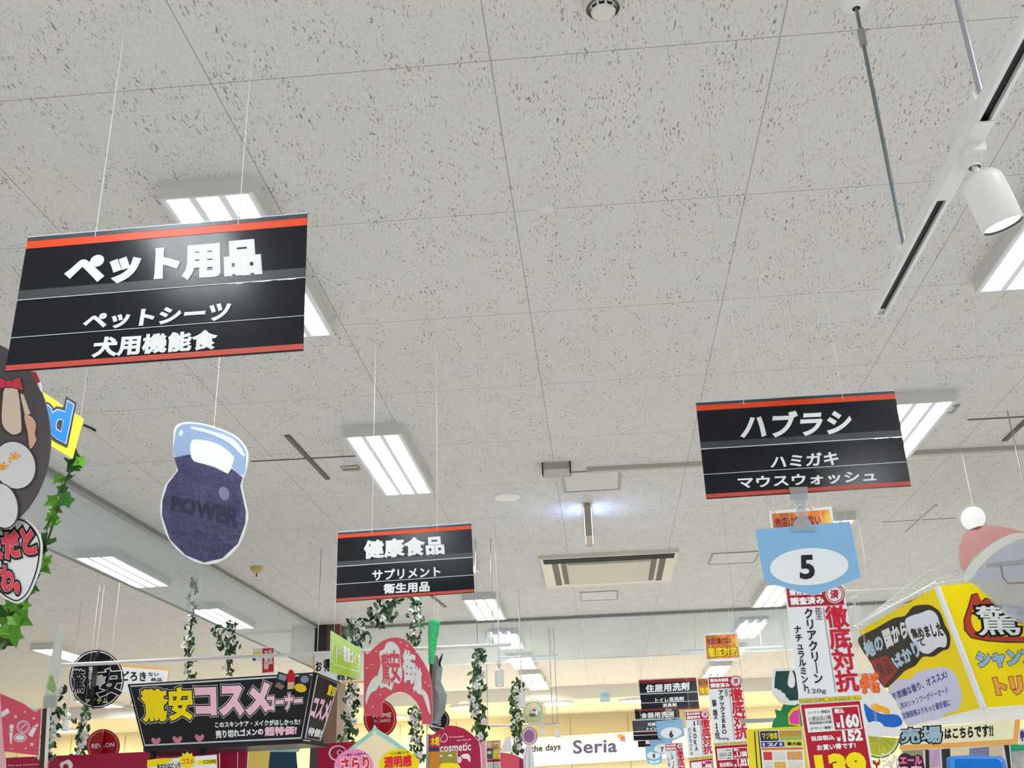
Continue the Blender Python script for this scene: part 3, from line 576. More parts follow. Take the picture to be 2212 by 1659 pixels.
# ------------------------------------------------------------------ tall price posters
REDP = M('crimson_big_lettering', (190, 18, 44), 0.4)
def price_poster(label, A, B, Y, name_, sub_, maker, gram, red_no, prices, wires, big=None, dates=True):
    """A: the white upper sheet, B: the red price sheet (photo corners)"""
    pl = face(A[0], A[1], Y); t = thing('price_poster', label, 'price poster', pl.at(quad_pt(A, 0.5, 0.5)), 'price match posters over the aisles')
    Part().slab(pl, A, M('white_poster_sheet', (240, 242, 246), 0.3), 0.002).done('upper_sheet', t)
    p = Part(); p.flat(pl, sub(A, 0.03, 0.015, 0.97, 0.185), CRIMSON(), 0.001)
    p.text(pl, '競合店価格', sub(A, 0.07, 0.03, 0.63, 0.085), LETTER(), 0.0022, 0.05); p.text(pl, '調査済み', sub(A, 0.07, 0.098, 0.64, 0.172), LETTER(), 0.0022, 0.05); p.done('header', t)
    sc_ = quad_pt(A, 0.83, 0.085); r = abs(A[1][0] - A[0][0]) * 0.155
    s = Part().flat(pl, ell(sc_[0], sc_[1], r * 1.12, r * 1.12), CRIMSON(), 0.003).flat(pl, ell(sc_[0], sc_[1], r, r), WHITE(), 0.004).ring(pl, ell(sc_[0], sc_[1], r * 0.9, r * 0.9), ell(sc_[0], sc_[1], r * 0.8, r * 0.8), CRIMSON(), 0.005)
    s.text(pl, '済', [(sc_[0] - r * .5, sc_[1] - r * .5), (sc_[0] + r * .5, sc_[1] - r * .55), (sc_[0] + r * .55, sc_[1] + r * .5), (sc_[0] - r * .45, sc_[1] + r * .55)], CRIMSON(), 0.0052, 0.04); s.done('seal', t)
    Part().column(pl, '徹底対抗', sub(A, 0.635, 0.19, 0.985, 0.965), REDP, 0.002, 0.032).done('big_lettering', t)
    Part().line(pl, [quad_pt(A, 0.605, 0.2), quad_pt(A, 0.60, 0.965)], max(1.0, r * 0.06), M('grey_print', (90, 92, 96), 0.4), 0.001).done('rule', t)
    Part().column(pl, name_, sub(A, 0.27, 0.2, 0.43, 0.88), BLACK(), 0.002, 0.03).done('product_lettering', t); d = Part().column(pl, sub_, sub(A, 0.07, 0.35, 0.19, 0.945), BLACK(), 0.002, 0.03)
    if maker: Part().column(pl, maker, sub(A, 0.46, 0.2, 0.57, 0.31), M('grey_print', (90, 92, 96), 0.4), 0.002, 0.02).done('maker_lettering', t)
    if gram: Part().text(pl, gram, sub(A, 0.16, 0.925, 0.45, 0.975), M('grey_print', (90, 92, 96), 0.4), 0.002, 0.02).done('weight_lettering', t)
    d.done('product_lettering', t)
    g = (lerp(A[3], B[0], 0.15), lerp(A[2], B[1], 0.15), lerp(A[2], B[1], 0.85), lerp(A[3], B[0], 0.85))
    band = [A[3], A[2], B[1], B[0]]
    Part().slab(pl, band, M('pale_poster_band', (224, 222, 200), 0.4), 0.002).outlined(pl, 'まだまだ徹底対抗価格', list(g), [(M('dark_olive_outline', (66, 52, 8), 0.4), 0.08), (YELLOW(), 0.03)]).done('yellow_band', t)
    Part().slab(pl, B, WHITE(), 0.002).flat(pl, sub(B, 0.02, 0.01, 0.96, 1.0), CRIMSON(), 0.001).done('price_sheet', t)
    wb = sub(B, 0.07, red_no[0], 0.93, red_no[1])
    x = Part().flat(pl, wb, WHITE(), 0.002).flat(pl, sub(wb, 0.5, 0.06, 0.98, 0.96), CRIMSON(), 0.003)
    if dates:
        for k, (b_, sz) in enumerate((('コーナン 調査店', .12), ('11月25日11時', .2), ('税抜価格の記載', .12), ('(チラシ) <調査>', .14))):
            x.text(pl, b_, sub(wb, 0.05, 0.12 + k * 0.22, 0.46, 0.12 + k * 0.22 + sz), M('grey_print', (90, 92, 96), 0.4), 0.003, 0.02)
    x.text(pl, '税込', sub(wb, 0.54, 0.09, 0.72, 0.3), LETTER(), 0.0042, 0.05); x.text(pl, '¥', sub(wb, 0.53, 0.66, 0.61, 0.9), LETTER(), 0.0042, 0.05); x.text(pl, prices[0], sub(wb, 0.63, 0.34, 0.96, 0.92), LETTER(), 0.0042, 0.06)
    x.done('rival_price', t)
    y0, y1 = red_no[2], red_no[3]
    x = Part().text(pl, '当店税込', sub(B, 0.1, y0 + 0.02, 0.47, y1 - 0.02), LETTER(), 0.002, 0.045); x.text(pl, '¥', sub(B, 0.5, (y0 + y1) / 2, 0.57, y1), LETTER(), 0.002, 0.05); x.text(pl, prices[1], sub(B, 0.6, y0 - 0.02, 0.91, y1 + 0.01), LETTER(), 0.002, 0.06)
    x.done('shop_price', t)
    if big:
        Part().text(pl, 'お買い得です!', sub(B, 0.17, big[0], 0.78, big[1]), LETTER(), 0.002, 0.04).done('lettering', t)
        Part().text(pl, big[2], sub(B, 0.10, big[3], 0.90, big[4]), YELLOW(), 0.002, 0.075).done('large_price', t)
    for k in wires: up(t, pl.at(quad_pt(A, k, 0.0), -0.001))
    return t
price_poster('tall toothpaste price poster in red and white under the number 5 card', [(1694, 1267), (1821, 1262), (1860, 1501), (1726, 1508)], [(1727, 1521), (1862, 1512), (1896, 1712), (1757, 1722)], 4.4,
             'クリアクリーン', 'ナチュラルミント', '花王', '120g', (0.05, 0.31, 0.33, 0.425), ('160', '152'), (0.25, 0.8), (0.445, 0.51, '139', 0.55, 0.86))
price_poster('detergent price poster left of the toothpaste price poster', [(1528, 1462), (1600, 1459), (1618, 1600), (1541.5, 1605)], [(1542, 1611), (1619, 1606), (1634, 1720), (1555, 1726)], 7.5,
             'アタックZERO', '詰替 超特大 114回分', '花王', '940g', (0.06, 0.28, 0.3, 0.43), ('1,180', '1,021'), (0.2, 0.85))
price_poster('fabric softener price poster right of the number 6 card', [(1479, 1537), (1531, 1534), (1540, 1631), (1488, 1637)], [(1488, 1643), (1541, 1637), (1550, 1716), (1497, 1720)], 10.4,
             'IROKA', 'ハンドワッシュ', '花王', '', (0.06, 0.3, 0.32, 0.45), ('498', '455'), (0.2, 0.85), None, False)
price_poster('narrow price poster right of the number 7 card, low and far away', [(1436, 1606), (1474, 1604), (1484, 1690), (1444, 1693)], [(1444, 1698), (1485, 1694), (1490, 1740), (1450, 1744)], 13.6,
             'レノア', 'リセッシュ', '', '', (0.06, 0.3, 0.32, 0.45), ('398', '355'), (0.2, 0.85), None, False)
# ------------------------------------------------------------------ helpers for zoomed photo points
def Z(ox, oy, sc): return lambda *pts: [(ox + x / sc, oy + y / sc) for x, y in pts]
def cutout(name, label, cat, poly, Y, m, thick=0.006, Yr=None, part='board', edge=None, group=None, pl=None):
    xs = [p[0] for p in poly]; ys = [p[1] for p in poly]
    if pl is None: pl = face((min(xs), sum(ys) / len(ys)), (max(xs), sum(ys) / len(ys) - (max(xs) - min(xs)) * 0.06), Y, Yr)
    t = thing(name, label, cat, pl.at((sum(xs) / len(xs), sum(ys) / len(ys))), group)
    Part().slab(pl, poly, m, thick, edge=edge or BOARDEDGE()).done(part, t)
    return t, pl
# ------------------------------------------------------------------ leafy garlands
IVYA = M('deep_ivy_green', (46, 96, 34), 0.5, vary=0.25, scale=30); IVYB = M('bright_ivy_green', (92, 150, 44), 0.5, vary=0.2, scale=30)
FOLA = M('dark_leaf_green', (44, 74, 50), 0.55, vary=0.25, scale=30); FOLB = M('mid_leaf_green', (98, 128, 84), 0.55, vary=0.2, scale=30); BLOS = M('white_blossom', (240, 240, 234), 0.6); STEM = M('dark_vine_stem', (60, 66, 48), 0.6)
LOBES = [(0, -0.5), (0.32, -0.62), (0.42, -0.22), (0.62, 0.02), (0.26, 0.14), (0, 0.66), (-0.26, 0.14), (-0.62, 0.02), (-0.42, -0.22), (-0.32, -0.62)]
SPEAR = [(0, -0.6), (0.26, -0.2), (0.24, 0.15), (0, 0.62), (-0.24, 0.15), (-0.26, -0.2)]
def leaf(p, c, s, m, shape, rnd):
    d = Vector((rnd.gauss(0, 0.5), -1, rnd.gauss(0, 0.5))).normalized(); a = rnd.uniform(-1.2, 1.2) + math.pi
    x = d.cross(Vector((0, 0, 1))).normalized(); y = x.cross(d).normalized()
    u = x * math.cos(a) + y * math.sin(a); v = y * math.cos(a) - x * math.sin(a)
    vs = [c + u * (q[0] * s) + v * (q[1] * s) + d * (abs(q[0]) * s * 0.35) for q in shape] + [c]
    n = len(shape); p.add(vs, [(i, (i + 1) % n, n) for i in range(n)], m)
def garland(label, pts, Y, n, s, spread, flowers=0, ivy=False, seed=1, hang=False, group='leafy garlands'):
    rnd = random.Random(seed); P = [at(a, b, Y) for a, b in pts]; t = thing('leaf_garland', label, 'garland', P[0], group)
    def pos(k):
        k = min(k, 0.999) * (len(P) - 1); i = int(k); return P[i].lerp(P[i + 1], k - i)
    Part().tube(P, 0.004 if ivy else 0.006, STEM, 6).done('stem', t)
    lf = Part(); shape = LOBES if ivy else SPEAR
    for i in range(n):
        c = pos((i + rnd.random()) / n) + Vector((rnd.gauss(0, spread), rnd.gauss(0, spread * 0.6), rnd.gauss(0, spread * 0.5)))
        leaf(lf, c, s * rnd.uniform(0.7, 1.2), (IVYA if rnd.random() < 0.5 else IVYB) if ivy else (FOLA if rnd.random() < 0.6 else FOLB), shape, rnd)
    lf.done('leaves', t)
    if flowers:
        fl = Part()
        for i in range(flowers):
            c = pos((i + rnd.random()) / flowers) + Vector((rnd.gauss(0, spread * 0.7), -spread * 0.9, rnd.gauss(0, spread * 0.4)))
            for k in range(6):
                a = k * 1.05; q = c + Vector((math.cos(a) * s * 0.32, rnd.uniform(-0.2, 0.2) * s, math.sin(a) * s * 0.32))
                leaf(fl, q, s * 0.72, BLOS, SPEAR, rnd)
        fl.done('blossoms', t)
    if hang: up(t, P[0])
    return t
# ------------------------------------------------------------------ upper left: round animal board, badge, yellow board, ivy
c6 = Z(0, 720, 2.765); INK = M('dark_grey_ink', (66, 60, 60), 0.5)
t, pl = cutout('round_board', 'big dark grey round board with drawn white paws at the left edge', 'display board', ell(-60, 945, 169, 214, 0, 64), 3.3, M('charcoal_round_board', (84, 78, 82), 0.5), 0.008, edge=INK)
up(t, pl.at((-60, 735)))
PAW = M('pale_paw_print', (226, 226, 228), 0.5); FUR = M('cream_fur_print', (226, 206, 184), 0.5); TAN = M('tan_fur_print', (222, 178, 150), 0.5); PAD = M('orange_pad_print', (236, 164, 74), 0.5)
k = Part(); k.flat(pl, smooth(c6((130, 480), (190, 490), (222, 540), (215, 640), (180, 700), (150, 600))), INK, 0.001); k.flat(pl, smooth(c6((145, 490), (190, 500), (215, 545), (208, 600), (216, 640), (180, 690), (165, 590))), TAN, 0.002)
k.flat(pl, c6((118, 360), (140, 365), (182, 480), (150, 490)), FUR, 0.0015); k.done('drawn_tail', t)
k = Part(); k.flat(pl, smooth(c6((20, 320), (110, 320), (140, 560), (120, 610), (60, 610), (0, 560), (0, 400))), INK, 0.002); k.flat(pl, smooth(c6((32, 325), (102, 325), (128, 555), (108, 598), (66, 600), (14, 540), (16, 400))), FUR, 0.003); k.done('drawn_leg', t)
k = Part(); k.flat(pl, ell(*c6((92, 785))[0], 46, 54, -20), INK, 0.004); k.flat(pl, ell(*c6((88, 788))[0], 43.5, 51.5, -20), PAW, 0.005)
for cx_, cy_ in ((85, 740), (15, 800)):
    q = c6((cx_, cy_))[0]; k.flat(pl, ell(q[0], q[1], 7, 6), PAD, 0.006)
    for dx, dy in ((-10, 3), (-6, -7), (3, -9), (11, -3), (-9, 10)): k.flat(pl, ell(q[0] + dx, q[1] + dy, 2.6, 3.2), PAD, 0.006)
k.done('drawn_paw', t)
k = Part(); k.flat(pl, ell(*c6((18, 1030))[0], 34, 50, -12), INK, 0.0065); k.flat(pl, ell(*c6((15, 1030))[0], 32, 48, -12), PAW, 0.0075); k.done('drawn_paw', t)
k = Part(); RB = M('red_bow_print', (206, 60, 78), 0.45)
for w_, m_, o_ in ((3, INK, 0.0035), (0, RB, 0.0045)):
    k.flat(pl, grow(c6((60, 285), (120, 262), (128, 300), (138, 340), (62, 318)), w_), m_, o_); k.flat(pl, grow(c6((44, 285), (-15, 262), (-22, 300), (-20, 335), (44, 318)), w_), m_, o_); k.flat(pl, ell(*c6((54, 302))[0], 8 + w_ / 2, 8 + w_ / 2), m_, o_ + 0.001)
k.done('drawn_bow', t)
k = Part(); k.slab(pl, c6((180, 225), (215, 232), (240, 290), (222, 300)), M('dull_red_print', (160, 56, 56), 0.5), 0.004, 0.002); k.slab(pl, c6((222, 300), (238, 285), (250, 350), (242, 345)), WHITE(), 0.004, 0.002); k.done('red_tip', t)
# badge below the round board
bd = c6((130, 1100), (200, 1150), (245, 1230), (247, 1330), (225, 1440), (170, 1560), (110, 1610), (60, 1600), (0, 1560), (-60, 1480), (-90, 1330), (-40, 1180), (40, 1110))
t, pl = cutout('round_badge', 'white rounded badge with red outlined lettering under the round board', 'badge', smooth(bd), 3.34, WHITE(), 0.006)
k = Part(); b2 = smooth(grow(bd, -4)); k.ring(pl, b2, smooth(grow(bd, -7)), BLACK(), 0.001); k.done('outline', t)
RDP = M('coral_red_lettering', (222, 66, 84), 0.4)
k = Part(); k.outlined(pl, 'まだと', c6((-90, 1215), (190, 1150), (228, 1320), (-60, 1370)), [(BLACK(), 0.17), (WHITE(), 0.085), (RDP, 0.07)], 0.003); k.done('lettering', t)
k = Part(); k.outlined(pl, 'コわ。', c6((-80, 1370), (120, 1400), (120, 1560), (-60, 1530)), [(BLACK(), 0.17), (WHITE(), 0.085), (RDP, 0.07)], 0.0035); k.done('lettering', t)
up(t, pl.at((40, 1120)), top=pl.at((40, 1100)))
# yellow board with blue letters
q = [(-14, 776), (181, 905), (157, 991), (-34, 876)]; pl = Pl(at(q[0][0], q[0][1], 3.5), at(q[1][0], q[1][1], 4.0), at(q[3][0], q[3][1], 3.5)); t, pl = cutout('letter_board', 'yellow board with fat blue raised letters behind the round board', 'display board', q, 0, M('bright_yellow_board', (246, 226, 60), 0.45, vary=0.04), 0.02, pl=pl)
BL = M('bright_blue_letter', (40, 128, 214), 0.4)
for body, qq in (('d', [(120, 850), (159, 874), (142, 957), (101, 936)]), ('n', [(86, 866), (118, 884), (103, 938), (72, 920)])):
    k = Part(); k.outlined(pl, body, qq, [(M('dark_letter_edge', (50, 50, 66), 0.5), 0.10), (WHITE(), 0.05), (BL, 0.035)], 0.004); k.done('letter', t)
k = Part(); k.tube([pl.at((181, 918)), pl.at((196, 924), 0.01), pl.at((206, 930), 0.01)], 0.006, BLACK(), 6); k.done('hook', t); up(t, pl.at((174, 902)))
garland('ivy vine of broad lobed leaves hanging from the yellow letter board', [(166, 985), (150, 1020), (135, 1062), (121, 1112), (104, 1165), (94, 1195), (78, 1245), (58, 1295), (30, 1335), (8, 1400)], 4.06, 34, 0.062, 0.022, 0, True, 5)
garland('short ivy vine of broad lobed leaves in the lower left corner', [(30, 1245), (16, 1300), (22, 1350), (10, 1402)], 3.9, 22, 0.065, 0.03, 0, True, 9)
# ------------------------------------------------------------------ kettlebell cutout
kb = [(380, 920), (405, 911.5), (450.6, 917.7), (504, 938), (529, 963), (535.5, 986), (531.6, 1016.5), (522, 1049), (534, 1105), (533, 1130.6), (516, 1176), (481, 1209), (440.5, 1218), (400, 1201.5), (364.6, 1166), (347, 1113), (348, 1080), (359.5, 1044), (382, 1015), (374.7, 978.5), (374.7, 943)]
t, pl = cutout('kettlebell_cutout', 'dark blue kettlebell-shaped hanging cutout with white edge', 'display cutout', smooth(kb, 4), 4.2, M('white_cutout_edge', (240, 243, 246), 0.4), 0.012)
c1 = Z(0, 700, 3.95)
dark = [(376, 988), (396, 984), (413, 981), (419, 997), (440, 1003), (463, 1010), (482, 1019), (493, 1024), (500, 1012), (524, 1031), (519, 1049), (531, 1105), (530, 1130), (514, 1174), (480, 1206), (440.5, 1215), (401, 1199), (367, 1165), (350, 1113), (351, 1081), (362, 1046), (385, 1016)]
Part().flat(pl, dark, M('navy_crinkled_vinyl', (66, 66, 94), 0.3, vary=0.26, scale=11, bump=1.0), 0.001).done('body_print', t)
hn = smooth([(378, 945), (383, 925), (405, 915), (450, 921), (502, 941), (526, 965), (532, 987), (526, 1026), (500, 1008), (497, 984), (466, 962), (425, 952), (414, 958), (412, 980), (377, 985)], 3)
Part().flat(pl, hn, M('pale_steel_blue_vinyl', (150, 172, 206), 0.3, vary=0.10, scale=12, bump=0.4), 0.001).done('handle_print', t)
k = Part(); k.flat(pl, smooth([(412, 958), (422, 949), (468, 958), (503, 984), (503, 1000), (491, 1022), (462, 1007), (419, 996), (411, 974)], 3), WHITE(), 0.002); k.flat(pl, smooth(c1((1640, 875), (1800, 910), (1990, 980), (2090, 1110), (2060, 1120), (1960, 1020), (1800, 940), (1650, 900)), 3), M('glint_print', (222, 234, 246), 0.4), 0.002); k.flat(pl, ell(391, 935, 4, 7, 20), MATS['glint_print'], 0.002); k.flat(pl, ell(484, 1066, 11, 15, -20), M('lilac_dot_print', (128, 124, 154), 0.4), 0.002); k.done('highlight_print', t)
Part().text(pl, 'POWER', [(371, 1068), (520, 1098), (514, 1138), (370, 1102)], M('dark_ink_lettering', (46, 46, 66), 0.4), 0.0025, 0.055).done('lettering', t)
up(t, pl.at((462, 921), -0.004))
# ------------------------------------------------------------------ hanging bar and cosmetics corner
b0, b1 = at(131, 1441, 8.8), at(1104, 1388, 8.8); b1.z = b0.z = (b0.z + b1.z) / 2
t = thing('hanging_bar', 'long white hanging bar across the cosmetics corner', 'hanging bar', (b0 + b1) / 2)
Part().tube([b0, b1], 0.016, METALW(), 8).done('bar', t)
for px in (692, 1033, 1066, 430):
    f_ = (px - 131) / 973.0; up(t, b0.lerp(b1, f_), r=0.004 if px > 600 else 0.003, m=GREYMETAL() if px > 600 else STRING())
# blackboard-style sign box
Bq = [(275.6, 1478), (681, 1452), (654, 1599), (310, 1615)]; Y0 = 7.6
pl = Pl(at(275.6, 1478, Y0), at(681, 1452, Y0), at(310, 1615, Y0 + 0.05)); c4 = Z(260, 1380, 4.809)
BB = M('blackboard_print', (20, 21, 25), 0.35)
t, pl = cutout('cosmetics_sign', 'big black box sign with yellow and pink lettering over the cosmetics corner', 'sign', Bq, 0, BB, 0.02, pl=pl, part='front_board', edge=BB)
side_q = [(684, 1453), (735, 1474), (692, 1604), (657, 1598)]; pls = Pl(at(684, 1453, Y0), at(735, 1474, Y0 + 0.35), at(657, 1598, Y0 + 0.05))
Part().slab(pls, side_q, BB, 0.02).done('side_board', t)
Part().line(pl, sub(Bq, 0.012, 0.035, 0.988, 0.965), 3.5, M('chalk_line', (206, 210, 214), 0.6), 0.001, closed=True).line(pls, sub(side_q, 0.05, 0.03, 0.95, 0.97), 2.5, MATS['chalk_line'], 0.001, closed=True).done('chalk_border', t)
bt = [(310, 1615), (654, 1599), (692, 1604)]; low = [pl.at(bt[0]), pl.at(bt[1])]
Part().add([low[0], low[1], low[1] + Vector((0.1, 0.33, -0.01)), low[0] + Vector((0, 0.33, -0.02)), low[0] + Vector((0, 0, -0.025)), low[1] + Vector((0, 0, -0.022)), low[1] + Vector((0.1, 0.33, -0.03)), low[0] + Vector((0, 0.33, -0.045))], [(0, 1, 5, 4), (4, 5, 6, 7), (1, 2, 6, 5), (3, 0, 4, 7), (2, 3, 7, 6)], BB).done('bottom_tray', t)
YL = M('chalk_yellow_lettering', (248, 222, 8), 0.45); PKL = M('pale_pink_lettering', (244, 196, 214), 0.45); CHW = M('chalk_white_lettering', (236, 238, 240), 0.5)
Part().outlined(pl, '驚安', [(301, 1489), (416, 1482), (417, 1556), (308, 1561)], [(CHW, 0.105), (BB, 0.09), (YL, 0.045)]).done('yellow_lettering', t)
Part().outlined(pl, 'コスメ', [(418, 1478), (588, 1472), (582, 1546), (424, 1550)], [(CHW, 0.13), (BB, 0.115), (PKL, 0.075)]).done('pink_lettering', t)
Part().outlined(pl, 'コーナー', [(576, 1501), (653, 1496), (653, 1532), (577, 1538)], [(CHW, 0.15), (BB, 0.125), (PKL, 0.07)]).done('pink_lettering', t)
Part().text(pl, 'このスキンケア・メイクがほしかった!', [(464, 1559.5), (648, 1552), (648, 1565), (465, 1572)], CHW, 0.0016, 0.04).done('white_lettering', t)
Part().text(pl, '売り切れゴメンの', [(465, 1577), (568, 1572), (569, 1588), (466, 1596)], CHW, 0.0016, 0.05).done('white_lettering', t)
Part().text(pl, '超特価!', [(571, 1570), (642, 1567), (640, 1587), (572, 1591)], PKL, 0.0016, 0.05).done('pink_lettering', t)
HRT = M('rose_heart_print', (206, 122, 136), 0.5)
k = Part()
for hx, hy in ((337, 1601), (383, 1598), (431, 1594)):
    k.flat(pl, smooth([(hx, hy + 9), (hx - 10, hy - 1), (hx - 7, hy - 8), (hx, hy - 4), (hx + 7, hy - 8), (hx + 10, hy - 1)], 4), HRT, 0.002)
k.done('heart_prints', t)
k = Part(); k.slab(pl, c4((1640, 340), (1740, 370), (1700, 470), (1600, 500)), M('compact_black', (36, 38, 42), 0.3), 0.01, 0.012); k.flat(pl, c4((1650, 360), (1728, 384), (1716, 440), (1640, 420)), M('mirror_grey', (120, 132, 142), 0.2), 0.0135); k.slab(pl, c4((1600, 490), (1640, 450), (1710, 490), (1670, 530)), M('eyeshadow_brown', (128, 96, 78), 0.4), 0.008, 0.014); k.done('eyeshadow_palette', t)
k = Part(); k.slab(pl, smooth(c4((1735, 450), (1740, 360), (1770, 318), (1805, 360), (1808, 450)), 4), M('lipstick_red', (170, 16, 28), 0.3), 0.01, 0.014); k.slab(pl, c4((1738, 450), (1808, 450), (1800, 520), (1735, 525)), M('lipstick_gold_case', (206, 176, 140), 0.3, 0.3), 0.012, 0.016); k.done('lipstick', t)
k = Part(); k.slab(pl, ell(*c4((1910, 420))[0], 15, 13, -10), MATS['compact_black'], 0.01, 0.012); k.flat(pl, ell(*c4((1915, 420))[0], 9, 8, -10), MATS['mirror_grey'], 0.0135); k.slab(pl, ell(*c4((1870, 510))[0], 13, 9, 15), M('gold_powder', (222, 184, 30), 0.4), 0.008, 0.015); k.done('powder_compact', t)
Part().outlined(pls, '驚安', [(711, 1478), (728, 1484), (722, 1508), (705, 1500)], [(BB, 0.08), (YL, 0.04)]).outlined(pls, 'コスメ', [(682, 1502), (718, 1512), (704, 1562), (668, 1550)], [(BB, 0.08), (PKL, 0.06)]).text(pls, '特価!', [(668, 1570), (698, 1576), (692, 1594), (664, 1588)], CHW, 0.0016, 0.04).done('side_lettering', t)
for px, py in ((332, 1613), (440, 1608)):
    a = pl.at((px, py), -0.05); Part().tube([a + Vector((0, 0, 0.05)), a + Vector((0, 0, -0.6))], 0.022, BLACK(), 10).lathe(a + Vector((0, 0, 0.005)), (0, 0, 1), [(-0.03, 0.05), (0.02, 0.05), (0.02, 0.0)], BLACK(), 12).done('post', t)
# pink panel with make-up icons
c3 = Z(0, 1380, 5.947)
t, pl = cutout('makeup_panel', 'pink panel with white make-up icons in the lower left corner', 'display panel', [(-34, 1486)] + c3((0, 700), (300, 830), (455, 945), (530, 890), (524, 1100), (492, 1500), (50, 1445)) + [(-34, 1620)], 7.2, PINK(), 0.01)
k = Part(); k.flat(pl, ell(*c3((150, 1130))[0], 5, 5.5), WHITE(), 0.001); k.flat(pl, c3((120, 1165), (172, 1165), (166, 1190), (128, 1190)), WHITE(), 0.001); k.flat(pl, c3((118, 1200), (164, 1200), (148, 1350), (132, 1350)), WHITE(), 0.001)
k.ring(pl, ell(*c3((300, 1130))[0], 14, 14), ell(*c3((300, 1130))[0], 12.4, 12.4), WHITE(), 0.001); k.ring(pl, ell(*c3((300, 1130))[0], 10.5, 10.5), ell(*c3((300, 1130))[0], 9.5, 9.5), WHITE(), 0.001); k.line(pl, c3((265, 1160), (330, 1095)), 2, WHITE(), 0.001)
k.ring(pl, ell(*c3((258, 1270))[0], 14, 9.5), ell(*c3((258, 1270))[0], 12, 7.8), WHITE(), 0.001); k.flat(pl, ell(*c3((258, 1270))[0], 10, 6), WHITE(), 0.001); k.flat(pl, c3((360, 1230), (425, 1125), (470, 1150), (415, 1265)), WHITE(), 0.001); k.flat(pl, c3((432, 1118), (495, 1085), (480, 1140)), WHITE(), 0.001); k.flat(pl, c3((10, 950), (95, 888), (128, 945), (30, 1008)), WHITE(), 0.001)
for sx, sy, r in ((200, 1000, 5), (435, 1020, 4), (410, 1355, 6), (320, 940, 3), (330, 1410, 3), (150, 1410, 2.5)): k.flat(pl, star(*c3((sx, sy))[0], r, 10), M('pale_pink_print', (246, 214, 220), 0.5), 0.001)
k.done('icon_prints', t)
Part().slab(pl, c3((-60, 690), (0, 700), (62, 1659), (-60, 1659)), M('pale_rose_edge', (244, 190, 194), 0.5), 0.02, 0.004).done('side_edge', t)
t, pl = cutout('dark_post', 'dark slim post between the pink panel and the blossom garland', 'post', c3((545, 900), (605, 885), (552, 1900), (492, 1900)), 7.6, M('dark_brown_post', (70, 62, 52), 0.5, vary=0.2), 0.05, part='shaft')
# maroon cosmetics headers
t, pl = cutout('cosmetics_header', 'long maroon header board under the black cosmetics sign', 'header board', [(12, 1637), (473, 1617.5), (475, 1720), (14, 1728)], 8.1, MAROON(), 0.02)
k = Part(); k.ring(pl, ell(100, 1660, 13, 17, 0, 30, 100, 300), ell(101, 1660, 11, 15, 0, 30, 100, 300)[:31], WHITE(), 0.001); k.done('letter_print', t)
k = Part(); k.flat(pl, smooth(c3((770, 1600), (830, 1570), (880, 1550), (930, 1600), (920, 1660), (790, 1660)), 4), WHITE(), 0.001); k.flat(pl, ell(142, 1657, 6, 7), MAROON(), 0.002); k.done('head_print', t)
Part().text(pl, 'You are precious', [(15, 1652), (84, 1648.5), (84, 1653), (15, 1656.5)], M('pale_pink_print', (246, 214, 220), 0.5), 0.001, 0.02).done('lettering', t)
t, pl = cutout('cosmetics_header', 'short maroon header board right of the two black posts', 'header board', [(474, 1617), (536, 1613), (530, 1720), (476, 1722)], 8.2, MAROON(), 0.02)
Part().line(pl, [(514, 1614), (512, 1720)], 2, M('pale_pink_print', (246, 214, 220), 0.5), 0.001).done('seam', t)
t, pl = cutout('cosmetics_header', 'maroon header board with a white curl between the pale teardrop and the black sign', 'header board', [(686, 1607), (806, 1600), (806, 1720), (690, 1724)], 9.0, MAROON(), 0.02)
k = Part(); k.ring(pl, ell(730, 1627, 20, 17, 0, 30, 60, 330), ell(731, 1627, 17.5, 14.5, 0, 30, 60, 330), WHITE(), 0.001); k.ring(pl, ell(736, 1626, 8, 7, 0, 20, 0, 250), ell(736, 1626, 6, 5, 0, 20, 0, 250), WHITE(), 0.001); k.done('curl_print', t)
t, pl = cutout('yellow_backboard', 'yellow board with a blue patterned garment picture below the black sign', 'display board', [(530, 1614), (640, 1606), (640, 1700), (524, 1706)], 8.8, M('soft_yellow_board', (246, 226, 120), 0.5), 0.02)
k = Part(); k.flat(pl, c4((1560, 1140), (1820, 1140), (1850, 1420), (1530, 1420)), M('teal_pattern_print', (34, 66, 84), 0.5, vary=0.5, scale=70), 0.001); k.flat(pl, c4((1510, 1120), (1890, 1110), (1850, 1175), (1560, 1175)), M('pale_teal_print', (170, 204, 198), 0.5), 0.002); k.done('garment_picture', t)
t, pl = cutout('bargain_slip', 'white slip with a yellow burst below the black cosmetics sign', 'price slip', [(318, 1642), (468, 1630), (470, 1700), (320, 1706)], 7.4, WHITE(), 0.004)
Part().flat(pl, smooth(c4((280, 1290), (310, 1255), (510, 1240), (520, 1280), (300, 1335)), 3), M('chalk_yellow_lettering', (248, 222, 8), 0.45), 0.001).flat(pl, star(*c4((695, 1265))[0], 20, 0, 11, 0.72), YELLOW(), 0.003).flat(pl, c4((800, 1260), (1000, 1250), (1005, 1300), (800, 1310)), YELLOW(), 0.001).done('yellow_prints', t)
k = Part(); k.text(pl, 'あなたはどっち', c4((380, 1300), (620, 1280), (630, 1340), (380, 1360)), BLACK(), 0.0016, 0.04); k.done('lettering', t)
k = Part(); k.text(pl, 'コスメ', c4((640, 1245), (760, 1235), (760, 1300), (640, 1310)), M('orange_red_lettering', (226, 96, 30), 0.4), 0.0042, 0.04); k.done('lettering', t); k = Part(); k.text(pl, 'COSME', c4((860, 1262), (995, 1254), (995, 1290), (860, 1298)), BLACK(), 0.0026, 0.02); k.done('lettering', t)
k = []
